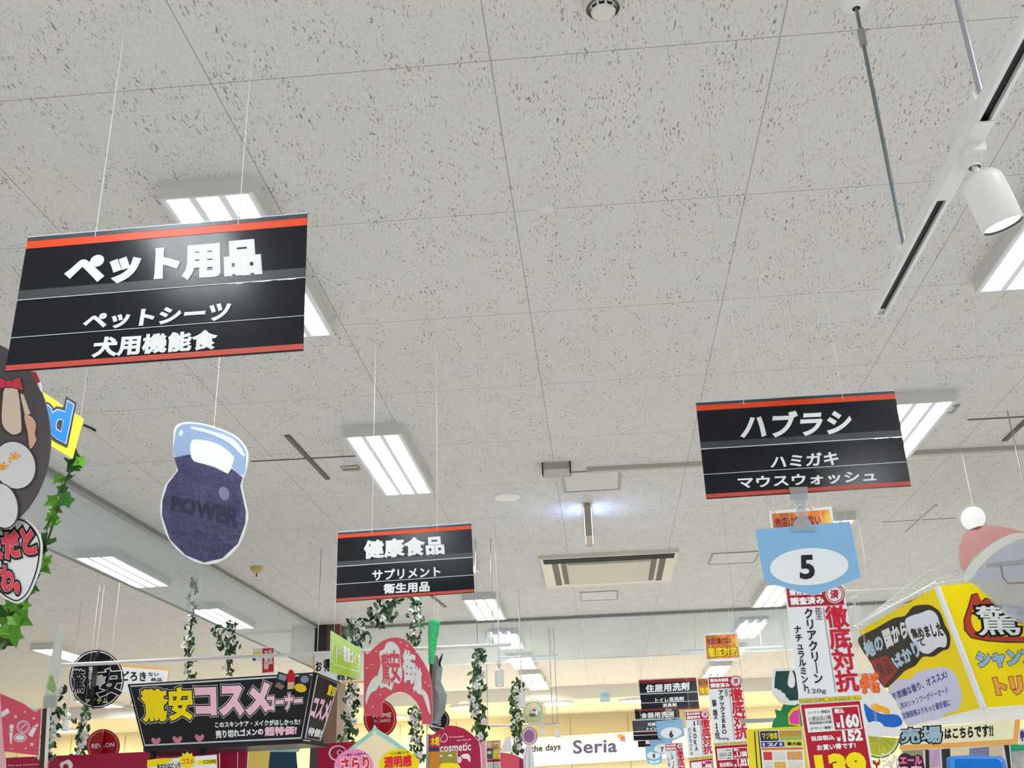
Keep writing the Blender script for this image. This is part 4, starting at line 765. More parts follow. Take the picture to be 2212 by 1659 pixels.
# round crossing-disc signs
def disc_sign(label, cx, cy, rx, ry, Y, m, hang=True, cross=True, name='round_sign'):
    pl = face((cx - rx, cy), (cx + rx, cy - rx * 0.12), Y); c = pl.at((cx, cy)); t = thing(name, label, 'round sign', c)
    Part().slab(pl, ell(cx, cy, rx, ry, -3, 48), m, 0.004).done('front_disc', t)
    if cross:
        R = (pl.at((cx, cy - ry)) - c).length; vw = (EYE - c); vw.z = 0; vw.normalize(); n = (vw + vw.cross(Vector((0, 0, 1))) * 0.16).normalized(); u = Vector((0, 0, 1)); s_ = n.cross(u).normalized() * 0.002; vs = []
        for sg in (-1, 1): vs += [c + n * (R * math.cos(a)) + u * (R * math.sin(a)) + s_ * sg for a in (2 * math.pi * i / 40 for i in range(40))]
        b = Part().add(vs, [tuple(range(40)), tuple(range(40, 80))[::-1]] + [(i, (i + 1) % 40, 40 + (i + 1) % 40, 40 + i) for i in range(40)], m); b.done('cross_disc', t)
    if hang: up(t, pl.at((cx, cy - ry + 0.5), -0.002))
    return t, pl
t, pl = disc_sign('black round bargain sign with white outlined writing at the left', 208.5, 1467, 59, 63, 9.3, BLACK())
Part().ring(pl, ell(208.5, 1467, 56.5, 60.5, -3, 48), ell(208.5, 1467, 54.5, 58.5, -3, 48), CHW, 0.001).done('rim_line', t)
Part().outlined(pl, '安', [(208, 1447), (263, 1442), (264, 1502), (210, 1506)], [(CHW, 0.07), (BLACK(), 0.035)], 0.002).done('lettering', t)
Part().outlined(pl, '驚', [(156, 1447), (184, 1445), (184, 1496), (156, 1498)], [(CHW, 0.05), (BLACK(), 0.02)], 0.002).done('lettering', t)
Part().column(pl, '激得価', [(191, 1440), (205, 1439), (206, 1487), (192, 1488)], CHW, 0.002, 0.02).done('lettering', t)
Part().text(pl, 'アイテム', [(184, 1510), (233, 1507), (233, 1519), (184, 1522)], M('pale_gold_lettering', (232, 226, 160), 0.4), 0.002, 0.03).done('lettering', t)
Part().flat(pl, c3((1215, 490), (1310, 455), (1360, 560), (1270, 620)), M('grey_tape', (196, 196, 186), 0.4), 0.004).done('tape', t)
DRED = M('deep_red_disc', (150, 18, 30), 0.4)
t, pl = disc_sign('deep red round sign above the long maroon header, at the left', 222.8, 1611, 36, 36, 9.0, DRED, True)
Part().ring(pl, ell(222.8, 1611, 33, 33, 0, 60), ell(222.8, 1611, 30.5, 30.5, 0, 60), M('speckled_ring_print', (206, 120, 120), 0.5, vary=0.5, scale=60), 0.001).done('ring_print', t)
Part().text(pl, 'REVLON', [(198, 1607), (247, 1603.5), (247, 1613), (198, 1617)], CHW, 0.002, 0.025).done('lettering', t)
# placards with orange borders
ORB = M('orange_border_print', (240, 178, 96), 0.5)
t, pl = cutout('bargain_placard', 'white placard with orange border behind the black round bargain sign', 'placard', [(238, 1433), (367, 1445), (361, 1500), (238, 1494)], 10.2, ORB, 0.004)
Part().flat(pl, [(238, 1438), (363.5, 1449), (358, 1500), (238, 1494)], WHITE(), 0.001).done('white_field', t)
k = Part(); k.text(pl, 'おどろき', [(242, 1448), (316, 1451), (316, 1472), (242, 1470)], BLACK(), 0.002, 0.035); k.text(pl, 'ない', [(320, 1452), (343, 1452), (343, 1461), (320, 1461)], BLACK(), 0.002, 0.03); k.text(pl, '商品', [(326, 1464), (350, 1464), (350, 1472), (326, 1472)], BLACK(), 0.002, 0.03); k.done('lettering', t); up(t, pl.at((345, 1444), -0.002))
t, pl = cutout('bargain_placard', 'white placard with orange border partly behind the lime green flag', 'placard', [(676, 1408), (792, 1404), (790, 1475), (678, 1478)], 10.4, ORB, 0.004)
Part().flat(pl, [(679, 1412), (789, 1408), (787, 1471), (681, 1474)], WHITE(), 0.001).done('white_field', t)
k = Part(); k.text(pl, 'お', [(681, 1430), (695, 1428), (696, 1449), (682, 1451)], BLACK(), 0.002, 0.04); k.text(pl, '得', [(698, 1424), (713, 1422), (714, 1450), (699, 1452)], BLACK(), 0.002, 0.04); k.done('lettering', t); k = Part(); k.text(pl, '発見!', [(726, 1458), (770, 1456), (770, 1469), (727, 1471)], BLACK(), 0.002, 0.04); k.done('lettering', t); up(t, pl.at((735, 1406), -0.002))
t, pl = cutout('strip_sign', 'narrow white and red strip sign above the black cosmetics sign', 'strip sign', [(545, 1400), (592, 1398), (592, 1454), (565, 1456), (564, 1428), (546, 1428)], 9.6, WHITE(), 0.004)
Part().flat(pl, [(567, 1401), (591, 1400), (591, 1451), (567, 1453)], M('strip_sign_red', (196, 26, 40), 0.4), 0.001).column(pl, 'お買得', [(570, 1404), (580, 1403), (580, 1446), (570, 1447)], CHW, 0.002, 0.03).column(pl, '化粧品', [(580, 1403), (589, 1402), (589, 1434), (580, 1435)], CHW, 0.002, 0.03).done('red_field', t)
Part().flat(pl, [(546, 1410), (564, 1407), (564, 1416), (547, 1418)], YELLOW(), 0.001).flat(pl, [(545, 1421), (552, 1420), (552, 1427), (546, 1427)], M('blue_print', (46, 60, 160), 0.4), 0.002).done('colour_prints', t); up(t, pl.at((575, 1399), -0.002))
# tall pale green banner
PG = M('pale_green_streaked_banner', (238, 250, 234), 0.5, vary=0.1, scale=26)
t, pl = cutout('leaf_banner', 'tall narrow pale green banner standing at the left', 'banner', [(130, 1346), (134.5, 1356), (134, 1400), (128, 1450), (121, 1530), (94, 1530), (99, 1480), (110, 1420), (122, 1365)], 7.8, PG, 0.01)
Part().flat(pl, c3((640, 470), (680, 470), (725, 640), (700, 700), (600, 640)), M('leaf_green_patch', (160, 204, 128), 0.5), 0.001).done('green_patch', t); up(t, pl.at((130, 1348)))
Part().slab(pl, c3((560, 730), (720, 730), (705, 890), (545, 880)), clear_mat('clear_stand_plastic', (232, 240, 238), (214, 224, 220), 0.35), 0.03, 0.02).done('clear_holder', t)
# blossom garlands
G = [('blossom garland hanging through the side glass screen above the black cosmetics sign', [(421, 1252), (418, 1300), (411, 1360), (405, 1420), (409, 1478)], 9.4, 60, 0.05, 0.026, 11, True),
     ('forked dark garland between two glass-screen lights, right half over the black sign', [(498, 1345), (498, 1375), (497, 1400), (493, 1455)], 9.4, 42, 0.05, 0.028, 5, True), ('small dark garland tip left of the forked garland', [(469, 1352), (472, 1385), (480, 1402)], 9.4, 18, 0.045, 0.018, 2, True),
     ('blossom garland right of the dark slim post, lower left', [(122, 1531), (115, 1570), (107, 1605), (100, 1632)], 7.95, 46, 0.05, 0.034, 14, False), ('blossom garland below the black round bargain sign', [(183, 1533), (180, 1560), (176, 1600), (170, 1630)], 9.2, 36, 0.05, 0.034, 9, False),
     ('dark garland scrap beside the foot of the tall pale green banner', [(134, 1487), (128, 1500), (122, 1515)], 8.3, 16, 0.045, 0.02, 3, False),
     ('bunch of leaves hanging right under the health food sign', [(852, 1292), (838, 1300), (824, 1315), (815, 1330), (830, 1348)], 9.0, 60, 0.06, 0.05, 5, True), ('blossom garland hanging right of the leaf bunch under the health food sign', [(898, 1296), (899, 1330), (898, 1362), (892, 1390)], 9.0, 46, 0.05, 0.03, 9, True),
     ('dark garland right above the lime green flag', [(765, 1340), (770, 1355), (775, 1372), (768, 1392)], 10.0, 46, 0.06, 0.045, 5, True), ('blossom garland hanging left of the pink arch', [(762, 1478), (756, 1520), (755, 1560), (748, 1600), (750, 1632)], 9.4, 64, 0.055, 0.034, 13, False),
     ('garland seen through the opening of the pink arch', [(899, 1528), (898, 1560), (902, 1600), (905, 1645)], 9.6, 46, 0.05, 0.026, 9, False),
     ('long leafy garland hanging from the end of the white bar', [(1032, 1397), (1032, 1450), (1031, 1500), (1034, 1550), (1040, 1605)], 9.2, 110, 0.05, 0.03, 14, False), ('leafy garland left of the round clear mobile', [(1116, 1470), (1114, 1520), (1116, 1570), (1117, 1630)], 11.5, 84, 0.055, 0.032, 7, True)]
for i, (lb, pts, Y, n, s_, sp, fl, hg) in enumerate(G): garland(lb, pts, Y, int(n * 1.9), s_ * 1.08, sp, fl, False, 20 + i, True)
# lime flag
q = [(715, 1362), (779, 1402), (781, 1469), (713, 1452)]; pl = Pl(at(715, 1362, 7.4), at(779, 1402, 8.6), at(713, 1452, 7.4))
t, pl = cutout('hanging_flag', 'lime green hanging flag with white writing left of the pink arch', 'flag', q, 0, M('lime_green_print', (150, 192, 44), 0.45, vary=0.04), 0.003, pl=pl)
k = Part(); k.text(pl, '健康づくり', sub(q, 0.42, 0.16, 0.97, 0.62), WHITE(), 0.0016, 0.03); k.text(pl, 'はじめよう', sub(q, 0.18, 0.30, 0.42, 0.50), WHITE(), 0.0016, 0.02); k.line(pl, sub(q, 0.06, 0.27, 0.2, 0.72), 1.2, WHITE(), 0.001, closed=True); k.line(pl, [quad_pt(q, 0.1, 0.78), quad_pt(q, 0.9, 0.76)], 1.2, WHITE(), 0.001); k.done('lettering', t); up(t, pl.at((722, 1366))); up(t, pl.at((770, 1397)))
# pink arch
c5 = Z(620, 1260, 4.158)
arch = c5((690, 600), (720, 640), (780, 580), (850, 520), (920, 492), (985, 485), (1050, 500), (1110, 545), (1180, 640), (1240, 730), (1285, 820), (1300, 960), (1306, 1100), (1303, 1265), (1215, 1265), (1200, 1150), (1165, 1070), (1110, 1010), (1060, 982), (1010, 975), (950, 990), (890, 1030), (855, 1075), (850, 1110), (858, 1190), (690, 1190))
t, pl = cutout('pink_arch', 'rose pink arch board with white outlined writing and wings', 'display board', arch, 8.5, PINK(), 0.012)
k = Part(); k.flat(pl, smooth(c5((830, 620), (870, 590), (900, 530), (960, 530), (1010, 590), (1020, 700), (1035, 820), (1010, 900), (960, 890), (940, 960), (880, 930), (840, 940), (815, 840), (840, 720)), 4), WHITE(), 0.001); k.outlined(pl, '驚', c5((840, 640), (925, 610), (935, 930), (850, 900)), [(PINK(), 0.02)], 0.002); k.outlined(pl, '安', c5((915, 590), (1012, 600), (1022, 890), (930, 900)), [(PINK(), 0.03)], 0.002); k.done('lettering', t)
Part().column(pl, '街', c5((1045, 590), (1150, 640), (1145, 900), (1045, 880)), WHITE(), 0.002, 0.05).done('lettering', t)
Part().text(pl, '道', c5((1130, 720), (1210, 760), (1225, 1020), (1130, 980)), WHITE(), 0.002, 0.05).done('lettering', t)
k = Part()
for q in (c5((810, 830), (830, 900), (800, 960), (760, 980), (730, 1030), (712, 1090), (705, 1040), (720, 950), (760, 870)), c5((1215, 950), (1255, 990), (1275, 1050), (1285, 1120), (1288, 1180), (1262, 1130), (1240, 1060), (1220, 1010))): Part().flat(pl, smooth(q, 3), WHITE(), 0.002).done('wing_print', t)
for sx, sy in ((720, 760), (760, 730), (800, 610), (1020, 530), (1160, 620), (1080, 560), (835, 1000), (770, 1110), (1240, 890), (1275, 920)): k.flat(pl, star(*c5((sx, sy))[0], 2.6, 12), M('pale_pink_print', (246, 214, 220), 0.5), 0.001)
k.done('sparkle_print', t); up(t, pl.at(c5((980, 488))[0], -0.005))
t, pl = disc_sign('deep red round sign seen through the opening of the pink arch', 821, 1552, 36, 41, 9.8, DRED, True)
Part().ring(pl, ell(821, 1552, 33, 38, 0, 60), ell(821, 1552, 30, 35, 0, 60), MATS['speckled_ring_print'], 0.001).done('ring_print', t)
Part().text(pl, 'HOME', [(806, 1542), (845, 1539), (845, 1549), (806, 1552)], CHW, 0.002, 0.02).text(pl, 'FRAGRANCE', [(808, 1555), (843, 1552), (843, 1559), (808, 1562)], CHW, 0.002, 0.01).done('lettering', t)
t, pl = disc_sign('black round sign peeking out right of the pink arch', 947, 1556, 24, 26, 9.6, BLACK(), True)
Part().text(pl, 'E', [(944, 1553), (953, 1552), (953, 1566), (944, 1567)], CHW, 0.002, 0.03).ring(pl, ell(947, 1556, 21, 23), ell(947, 1556, 19, 21), M('speckled_grey_ring', (150, 150, 150), 0.5, vary=0.6, scale=60), 0.001).done('lettering', t)
# green tube and grey foil
p0, p1 = at(938, 1341, 8.6), at(931, 1434, 8.6); t = thing('glitter_tube', 'bright green glittering tube sticking up right of the pink arch', 'decoration', p1)
GLIT = M('mint_green_glitter', (70, 206, 130), 0.35, vary=0.6, scale=34, bump=1.0); L_ = (p0 - p1).length
Part().lathe(p1, p0 - p1, [(0, 0.02), (L_ * 0.3, 0.03), (L_ * 0.6, 0.04), (L_ * 0.9, 0.05), (L_, 0.045), (L_, 0)], GLIT, 16).done('tube', t); up(t, p0)
Part().tube([p1 + Vector((0, 0, 0.02)), p1 + Vector((0, 0, -0.12))], 0.012, STEM, 8).done('stick', t)
t = thing('foil_figure', 'crumpled silver grey foil shape right of the pink arch', 'decoration', at(943, 1560, 8.85)); FOIL = M('silver_grey_foil', (140, 156, 154), 0.25, 0.6, vary=0.3, scale=14, bump=1.0)
k = Part(); rnd = random.Random(3); a = [at(x_, y_, 8.85) for x_, y_ in ((938, 1418), (942, 1445), (940, 1475), (948, 1505), (946, 1535), (938, 1562))]
k.tube(a, [0.03, 0.055, 0.05, 0.07, 0.06, 0.03], FOIL, 9); k.done('foil_body', t); k = Part(); k.tube([at(948, 1440, 8.83), at(952, 1424, 8.81), at(956, 1412, 8.81)], [0.02, 0.014, 0.004], M('dark_foil', (60, 66, 66), 0.3, 0.4), 6); k.done('foil_tip', t)
Part().tube([at(933, 1410, 8.75), at(938, 1420, 8.83)], 0.008, STEM, 6).done('tie', t); up(t, at(940, 1422, 8.85))
# teardrop stand with two round labels
td = c5((785, 1268), (760, 1320), (700, 1370), (620, 1430), (540, 1500), (470, 1590), (420, 1690), (420, 1900), (1200, 1900), (1190, 1690), (1150, 1570), (1090, 1500), (1020, 1450), (940, 1390), (860, 1340), (810, 1310))
t, pl = cutout('teardrop_board', 'cream board with a teardrop-pointed top carrying a pink and a yellow round label', 'display board', td, 6.8, M('teal_tinted_edge_print', (160, 214, 196), 0.5), 0.01)
Part().flat(pl, [(809 + (x_ - 809) * 0.9, 1659 + (y_ - 1659) * 0.86) for x_, y_ in td[:9] + td[9:]], M('cream_board_print', (248, 236, 194), 0.5), 0.001).done('cream_field', t)
Part().slab(pl, ell(764, 1656, 42, 38), M('bright_pink_label', (244, 142, 196), 0.45), 0.003, 0.006).outlined(pl, 'さらり', [(736, 1637), (797, 1632), (799, 1664), (737, 1668)], [(WHITE(), 0.11), (M('hot_red_lettering', (222, 30, 52), 0.4), 0.05)], 0.008).text(pl, '一気にこぼれる', [(742, 1629), (790, 1625), (792, 1630), (742, 1634)], BLACK(), 0.008, 0.02).done('pink_label', t)
Part().slab(pl, ell(862, 1653, 43, 35), YELLOW(), 0.003, 0.006).outlined(pl, '透明感', [(829, 1634), (889, 1630), (890, 1656), (830, 1660)], [(MATS['chalk_yellow_lettering'], 0.08), (M('hot_red_lettering', (222, 30, 52), 0.4), 0.05)], 0.008).text(pl, 'ハリ肌ツヤ', [(842, 1625), (884, 1622), (884, 1628), (842, 1631)], BLACK(), 0.008, 0.02).done('yellow_label', t)
# maroon half disc header
d6 = Z(900, 1540, 6.9125)
t, pl = cutout('round_header', 'crimson round-topped header board right of the pink arch', 'header board', [(928, 1592)] + d6((400, 215), (480, 188), (580, 195), (700, 230), (800, 295), (880, 370), (930, 430), (950, 560), (962, 820)) + [(1040, 1720), (930, 1726)], 8.0, MAROON(), 0.07)
Part().text(pl, 'cosmetic', d6((350, 470), (810, 440), (812, 560), (350, 590)), WHITE(), 0.002, 0.025).done('lettering', t); Part().text(pl, 'You are precious', d6((480, 345), (700, 335), (700, 372), (480, 382)), MATS['pale_pink_print'], 0.002, 0.02).done('lettering', t)
Part().text(pl, 'your only self', d6((600, 395), (810, 382), (810, 415), (600, 430)), MATS['pale_pink_print'], 0.002, 0.02).done('lettering', t)
k = Part(); k.ring(pl, ell(*d6((400, 370))[0], 9, 10, 0, 30, -80, 150), ell(*d6((400, 370))[0], 7.5, 8.5, 0, 30, -80, 150), WHITE(), 0.001); k.flat(pl, smooth(d6((660, 640), (720, 610), (780, 620), (805, 680), (790, 740), (760, 690), (700, 680)), 3), WHITE(), 0.001); k.flat(pl, ell(*d6((640, 700))[0], 5, 7), MATS['pale_pink_print'], 0.001); k.done('head_print', t)
t, pl = cutout('day_sign', 'tall narrow maroon and orange sign with two yellow characters', 'sign', d6((180, 325), (345, 325), (330, 1000), (165, 1000)), 7.6, M('dark_orange_pattern_print', (206, 132, 40), 0.45, vary=0.45, scale=60), 0.01)
Part().flat(pl, d6((185, 330), (342, 330), (338, 520), (180, 520)), MAROON(), 0.001).flat(pl, d6((180, 520), (338, 520), (336, 575), (178, 575)), M('navy_print', (46, 40, 84), 0.4), 0.001).text(pl, '木曜', d6((210, 355), (336, 350), (334, 490), (210, 495)), M('golden_lettering', (240, 204, 30), 0.4), 0.002, 0.05).done('top_field', t)
Part().slab(pl, d6((145, 310), (182, 310), (170, 1000), (132, 1000)), GREYMETAL(), 0.03, 0.01).done('frame_post', t); Part().slab(pl, d6((140, 180), (170, 160), (415, 225), (400, 245), (175, 195), (150, 320), (138, 320)), clear_mat('clear_stand_plastic', (232, 240, 238), (214, 224, 220), 0.35), 0.01, 0.012).done('clear_holder', t)
t, pl = cutout('gold_packet', 'olive gold glittering packet right of the narrow sign with two yellow characters', 'packet', d6((345, 580), (600, 570), (625, 1000), (355, 1000)), 7.5, M('olive_gold_glitter', (156, 144, 62), 0.3, 0.2, vary=0.4, scale=50), 0.03)
Part().flat(pl, d6((460, 640), (500, 615), (540, 630), (500, 660)), WHITE(), 0.001).flat(pl, d6((345, 640), (375, 625), (385, 650), (350, 660)), WHITE(), 0.001).done('white_print', t)
t, pl = cutout('yellow_packet', 'bright yellow packet under the olive gold packet at the bottom edge', 'packet', smooth(d6((350, 775), (420, 750), (560, 750), (640, 800), (660, 950), (345, 950)), 3), 7.4, YELLOW(), 0.03)
# products and pink box right of it
t, pl = cutout('pink_pillar', 'slim pale pink pillar right of the crimson round-topped header', 'pillar', d6((955, 430), (1020, 410), (1040, 1000), (970, 1000)), 8.4, M('pale_pink_pillar', (240, 170, 182), 0.5), 0.1, part='shaft')
for i, (q, col, lb) in enumerate([(d6((1035, 430), (1130, 425), (1130, 520), (1040, 525)), (214, 176, 178), 'pale pink box on top of the product stack'), (d6((1135, 425), (1225, 420), (1225, 515), (1135, 520)), (196, 130, 96), 'brown and white box on top of the product stack'), (d6((1040, 545), (1130, 540), (1130, 680), (1045, 685)), (70, 76, 96), 'dark box in the middle of the product stack'), (d6((1140, 540), (1235, 530), (1235, 680), (1140, 685)), (216, 190, 40), 'yellow box in the middle of the product stack'), (d6((1050, 735), (1140, 730), (1140, 900), (1055, 900)), (236, 220, 214), 'white box at the bottom of the product stack'), (d6((1150, 730), (1245, 725), (1245, 900), (1150, 900)), (226, 200, 180), 'cream box at the bottom of the product stack')]):
    t, pl = cutout('product_box', lb, 'product box', q, 8.96, M('package_print_%d' % i, col, 0.4, vary=0.3, scale=40), 0.06, group='boxes in the product stack')
    Part().flat(pl, sub(q, 0.15, 0.2, 0.85, 0.5), M('package_label_%d' % i, (250 - 20 * i, 220, 90 + 25 * i), 0.4), 0.001).done('label_print', t)
t, pl = cutout('product_rack', 'small rack behind the product stack by the slim pink pillar', 'rack', d6((1022, 420), (1250, 405), (1250, 980), (1030, 985)), 9.14, M('grey_rack_board', (176, 172, 172), 0.5), 0.04)
for y_ in (535, 705): Part().slab(pl, d6((1025, y_), (1248, y_ - 8), (1248, y_ + 18), (1026, y_ + 26)), M('red_shelf_edge', (190, 60, 50), 0.5), 0.09, 0.09).done('shelf', t)
t, pl = cutout('pink_bin', 'rose pink bin at the bottom edge beside the leafy garland', 'bin', d6((1250, 590), (1420, 610), (1530, 655), (1530, 1000), (1260, 1000)), 8.6, PINK(), 0.25, part='front')
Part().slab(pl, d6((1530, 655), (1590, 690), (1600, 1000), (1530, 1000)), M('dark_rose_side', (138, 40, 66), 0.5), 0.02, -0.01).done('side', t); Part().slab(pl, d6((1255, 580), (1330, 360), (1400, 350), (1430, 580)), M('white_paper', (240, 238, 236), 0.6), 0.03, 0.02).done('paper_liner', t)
# round clear mobiles
t, pl = disc_sign('round clear mobile with a pale yellow and green print', 1154, 1538, 26, 29, 11.2, clear_mat('clear_mobile_plastic', (240, 244, 240), (226, 232, 214), 0.4), True, False, 'round_mobile')
Part().ring(pl, ell(1152, 1538, 20, 23), ell(1152, 1538, 17, 20), M('pale_olive_print', (206, 206, 130), 0.5), 0.002).flat(pl, ell(1152, 1532, 9, 8), WHITE(), 0.002).flat(pl, ell(1154, 1534, 4, 2.5), M('red_print', (206, 60, 60), 0.5), 0.003).flat(pl, ell(1150, 1545, 8, 4), M('dark_olive_print', (110, 106, 66), 0.5), 0.003).flat(pl, [(1162, 1535), (1168, 1536), (1167, 1552), (1161, 1551)], M('pale_teal_print', (170, 204, 198), 0.5), 0.003).done('print', t)
t, pl = disc_sign('small round pale purple mobile under the round clear mobile', 1143.5, 1590, 18, 20, 10.9, clear_mat('lilac_clear_plastic', (226, 214, 226), (214, 190, 210), 0.55), True, False, 'round_mobile')
Part().flat(pl, ell(1143, 1590, 11.5, 14), M('purple_print', (146, 106, 146), 0.5, vary=0.2, scale=40), 0.002).ring(pl, ell(1143, 1590, 14, 16.5), ell(1143, 1590, 11.8, 14.3), M('pale_rose_ring', (240, 206, 220), 0.5), 0.0025).done('print', t)
t = thing('paper_tassel', 'pale pink and blue paper tassel at the bottom edge by the leafy garland', 'tassel', at(1143, 1612, 10.9)); k = Part()
for i in range(7): k.tube([at(1143 + (i - 3) * 1.2, 1611, 10.9), at(1141 + (i - 3) * 3.4, 1640, 10.88), at(1142 + (i - 3) * 4.2, 1700, 10.9)], 0.012, M('tassel_paper_%d' % (i % 3), [(240, 222, 226), (196, 214, 226), (246, 240, 240)][i % 3], 0.6), 6)
k.done('strands', t)
# distant spotlights on rods, and bars
def far_spot(px, py, r, L, Y, label, axis=(0, 0, -1), arm=0.05, rod=True):
    c = at(px, py, Y); t = spotlight(c, axis, r, L, label, drop=r * 1.3, arm=r * 0.5, lit=1.2)
    if rod: up(t, c, 'rod', 0.006, METALW())
    return t
far_spot(1078, 1428, 0.036, 0.12, 8.3, 'white spotlight hanging just right of the long leafy garland'); far_spot(1127, 1486, 0.034, 0.13, 11.0, 'white spotlight hanging over the round clear mobile', rod=True)
far_spot(1204, 1564, 0.034, 0.09, 13.5, 'small white spotlight in front of the long white shop sign', rod=False); far_spot(1172, 1565, 0.03, 0.07, 13.5, 'small white spotlight right of the round clear mobile', rod=False); far_spot(146, 1540, 0.04, 0.1, 10.5, 'white spotlight behind the tall pale green banner')
t = far_spot(1843, 1287, 0.045, 0.15, 8.4, 'white spotlight right of the toothpaste price poster', rod=False)
def bar(label, a, b, Y, r, rods, m=None, cat='hanging bar', name='hanging_bar', rr=0.005):
    p, q = at(a[0], a[1], Y), at(b[0], b[1], Y); q.z = p.z = (p.z + q.z) / 2; t = thing(name, label, cat, (p + q) / 2); Part().tube([p, q], r, m or METALW(), 8).done('bar', t)
    for f_ in rods: up(t, p.lerp(q, f_), 'rod', rr, m or METALW())
    return t
bar('white lighting track behind the yellow box display', (1815, 1283), (1962, 1273), 8.4, 0.02, (0.1, 0.45), None, 'lighting track', 'lighting_track')
bar('thin grey bar low over the long white shop sign', (1046, 1569), (1207, 1563), 13.5, 0.012, (0.05, 0.92, 0.985), GREYMETAL()); bar('thin grey bar left of the toothpaste price sheet', (1600, 1558), (1730, 1553), 6.6, 0.012, (0.1, 0.9), GREYMETAL(), rr=0.0012)
bar('thin white bar beyond the glass screen with two rods', (1080, 1418), (1206, 1418), 13.4, 0.012, (0.35, 0.55, 0.88)); bar('thin white bar right of the small fire-pattern poster', (1470, 1405), (1690, 1398), 13.8, 0.012, (0.15, 0.8))
# ------------------------------------------------------------------ back wall shop sign and toilet sign
pl = face((1120, 1593), (1500, 1571), 22.6); q = [(1095, 1597), (1500, 1572), (1500, 1634), (1095, 1658)]
t, pl = cutout('shop_sign', 'long white shop sign with slate lettering on the far cream wall', 'shop sign', q, 0, M('white_sign_fascia', (232, 232, 236), 0.4), 0.3, pl=pl, edge=WHITE())
Part().outlined(pl, 'Seria', [(1237, 1599), (1333, 1595), (1333, 1625), (1238, 1629)], [(M('white_letter_halo', (250, 250, 252), 0.4), 0.07), (M('slate_lettering', (72, 72, 104), 0.4), 0.025)], 0.01).done('lettering', t)
Part().text(pl, 'for the days', [(1118, 1613), (1211, 1605), (1211, 1624), (1118, 1631)], M('charcoal_lettering', (56, 54, 56), 0.4), 0.01, 0.03).done('lettering', t)
c7 = Z(1220, 1300, 4.62); k = Part(); k.flat(pl, smooth(c7((505, 1330), (560, 1300), (615, 1340), (610, 1400), (560, 1415), (515, 1370)), 3), MATS['white_letter_halo'], 0.008)
k.flat(pl, c7((520, 1330), (570, 1318), (580, 1345), (530, 1362)), M('logo_orange', (214, 150, 96), 0.4), 0.012); k.flat(pl, c7((550, 1355), (598, 1335), (604, 1380), (560, 1395)), M('logo_brown', (176, 104, 66), 0.4), 0.013); k.flat(pl, c7((580, 1375), (606, 1368), (604, 1400), (584, 1405)), M('logo_violet', (150, 140, 190), 0.4), 0.014); k.flat(pl, c7((570, 1322), (590, 1318), (594, 1338), (574, 1344)), M('logo_gold', (226, 186, 120), 0.4), 0.014); k.done('logo_mark', t)
t, pl = cutout('toilet_sign', 'small white and light blue hanging sign in front of the cream wall', 'sign', [(1296, 1491), (1318, 1490), (1318, 1516), (1296, 1517)], 18.5, WHITE(), 0.05)
Part().flat(pl, [(1297, 1496), (1317, 1495), (1317, 1515), (1297, 1516)], M('pale_blue_field', (196, 226, 240), 0.4), 0.001).text(pl, 'トイレ', [(1299, 1499), (1315, 1498), (1315, 1504), (1299, 1505)], M('sign_blue', (70, 150, 200), 0.4), 0.003, 0.03).done('blue_field', t); up(t, pl.at((1307, 1491)), 'rod', 0.006, METALW())
# ------------------------------------------------------------------ yellow box display on the right
c8 = Z(1800, 1200, 3.614); YB = M('vivid_yellow_poster', (250, 224, 4), 0.45, vary=0.03, scale=4, bump=0.05)
TLp, TRp, BRp = at(1855, 1363, 8.2), at(2023, 1268, 7.05), at(2122, 1529, 7.12); plA = Pl(TLp, TRp, TRp + (BRp - TRp)); plA = Pl(TRp, TLp, BRp); qA = [(1855, 1363), (2023, 1268), (2122, 1529), (1959, 1568)]
t = thing('box_display', 'big yellow box display with cartoon lettering hanging at the right edge', 'hanging display', BRp)
Part().slab(plA, qA, YB, 0.012, edge=BOARDEDGE()).done('left_poster', t)
TR2 = at(2026, 1266, 7.05); plB = Pl(TR2, at(2104, 1259.5, 7.02), at(2125, 1529, 7.12)); qB = [(2026, 1266), (2330, 1240), (2420, 1508), (2125, 1529)]
Part().slab(plB, qB, YB, 0.012, edge=BOARDEDGE()).done('right_poster', t)
k = Part(); k.slab(plA, [(2018, 1270), (2025, 1267), (2126, 1529), (2117, 1531)], WHITE(), 0.02, 0.012); k.done('corner_strip', t); k = Part(); k.line(plB, [(2028, 1268), (2126, 1528)], 2.2, BLACK(), 0.002); k.done('corner_line', t)
k = Part(); k.flat(plA, smooth(c8((200, 640), (330, 570), (470, 490), (560, 470), (620, 400), (700, 385), (760, 390), (830, 440), (870, 540), (910, 620), (905, 720), (850, 745), (780, 790), (700, 790), (640, 860), (560, 900), (500, 960), (390, 1035), (300, 850), (215, 720)), 3), BLACK(), 0.001)
k.flat(plA, smooth(c8((560, 510), (610, 470), (680, 450), (750, 425), (810, 465), (840, 560), (885, 640), (875, 715), (820, 715), (750, 765), (690, 755), (640, 700), (590, 620)), 3), M('cloud_white_print', (232, 234, 248), 0.45), 0.002)
k.flat(plA, c8((290, 820), (420, 780), (500, 900), (395, 1020)), M('brick_red_print', (148, 30, 38), 0.45), 0.002); k.done('cloud_print', t)
LBL = M('pale_blue_lettering', (178, 206, 228), 0.45)
Part().text(plA, '地の', c8((220, 690), (370, 600), (400, 730), (270, 810)), LBL, 0.003, 0.055).text(plA, '国から', c8((375, 590), (560, 505), (585, 640), (420, 730)), CHW, 0.003, 0.055).text(plA, 'ばかり', c8((440, 800), (640, 650), (690, 780), (500, 885)), LBL, 0.003, 0.055).text(plA, '良品', c8((320, 850), (420, 800), (470, 900), (390, 970)), BLACK(), 0.003, 0.01).done('headline_lettering', t)
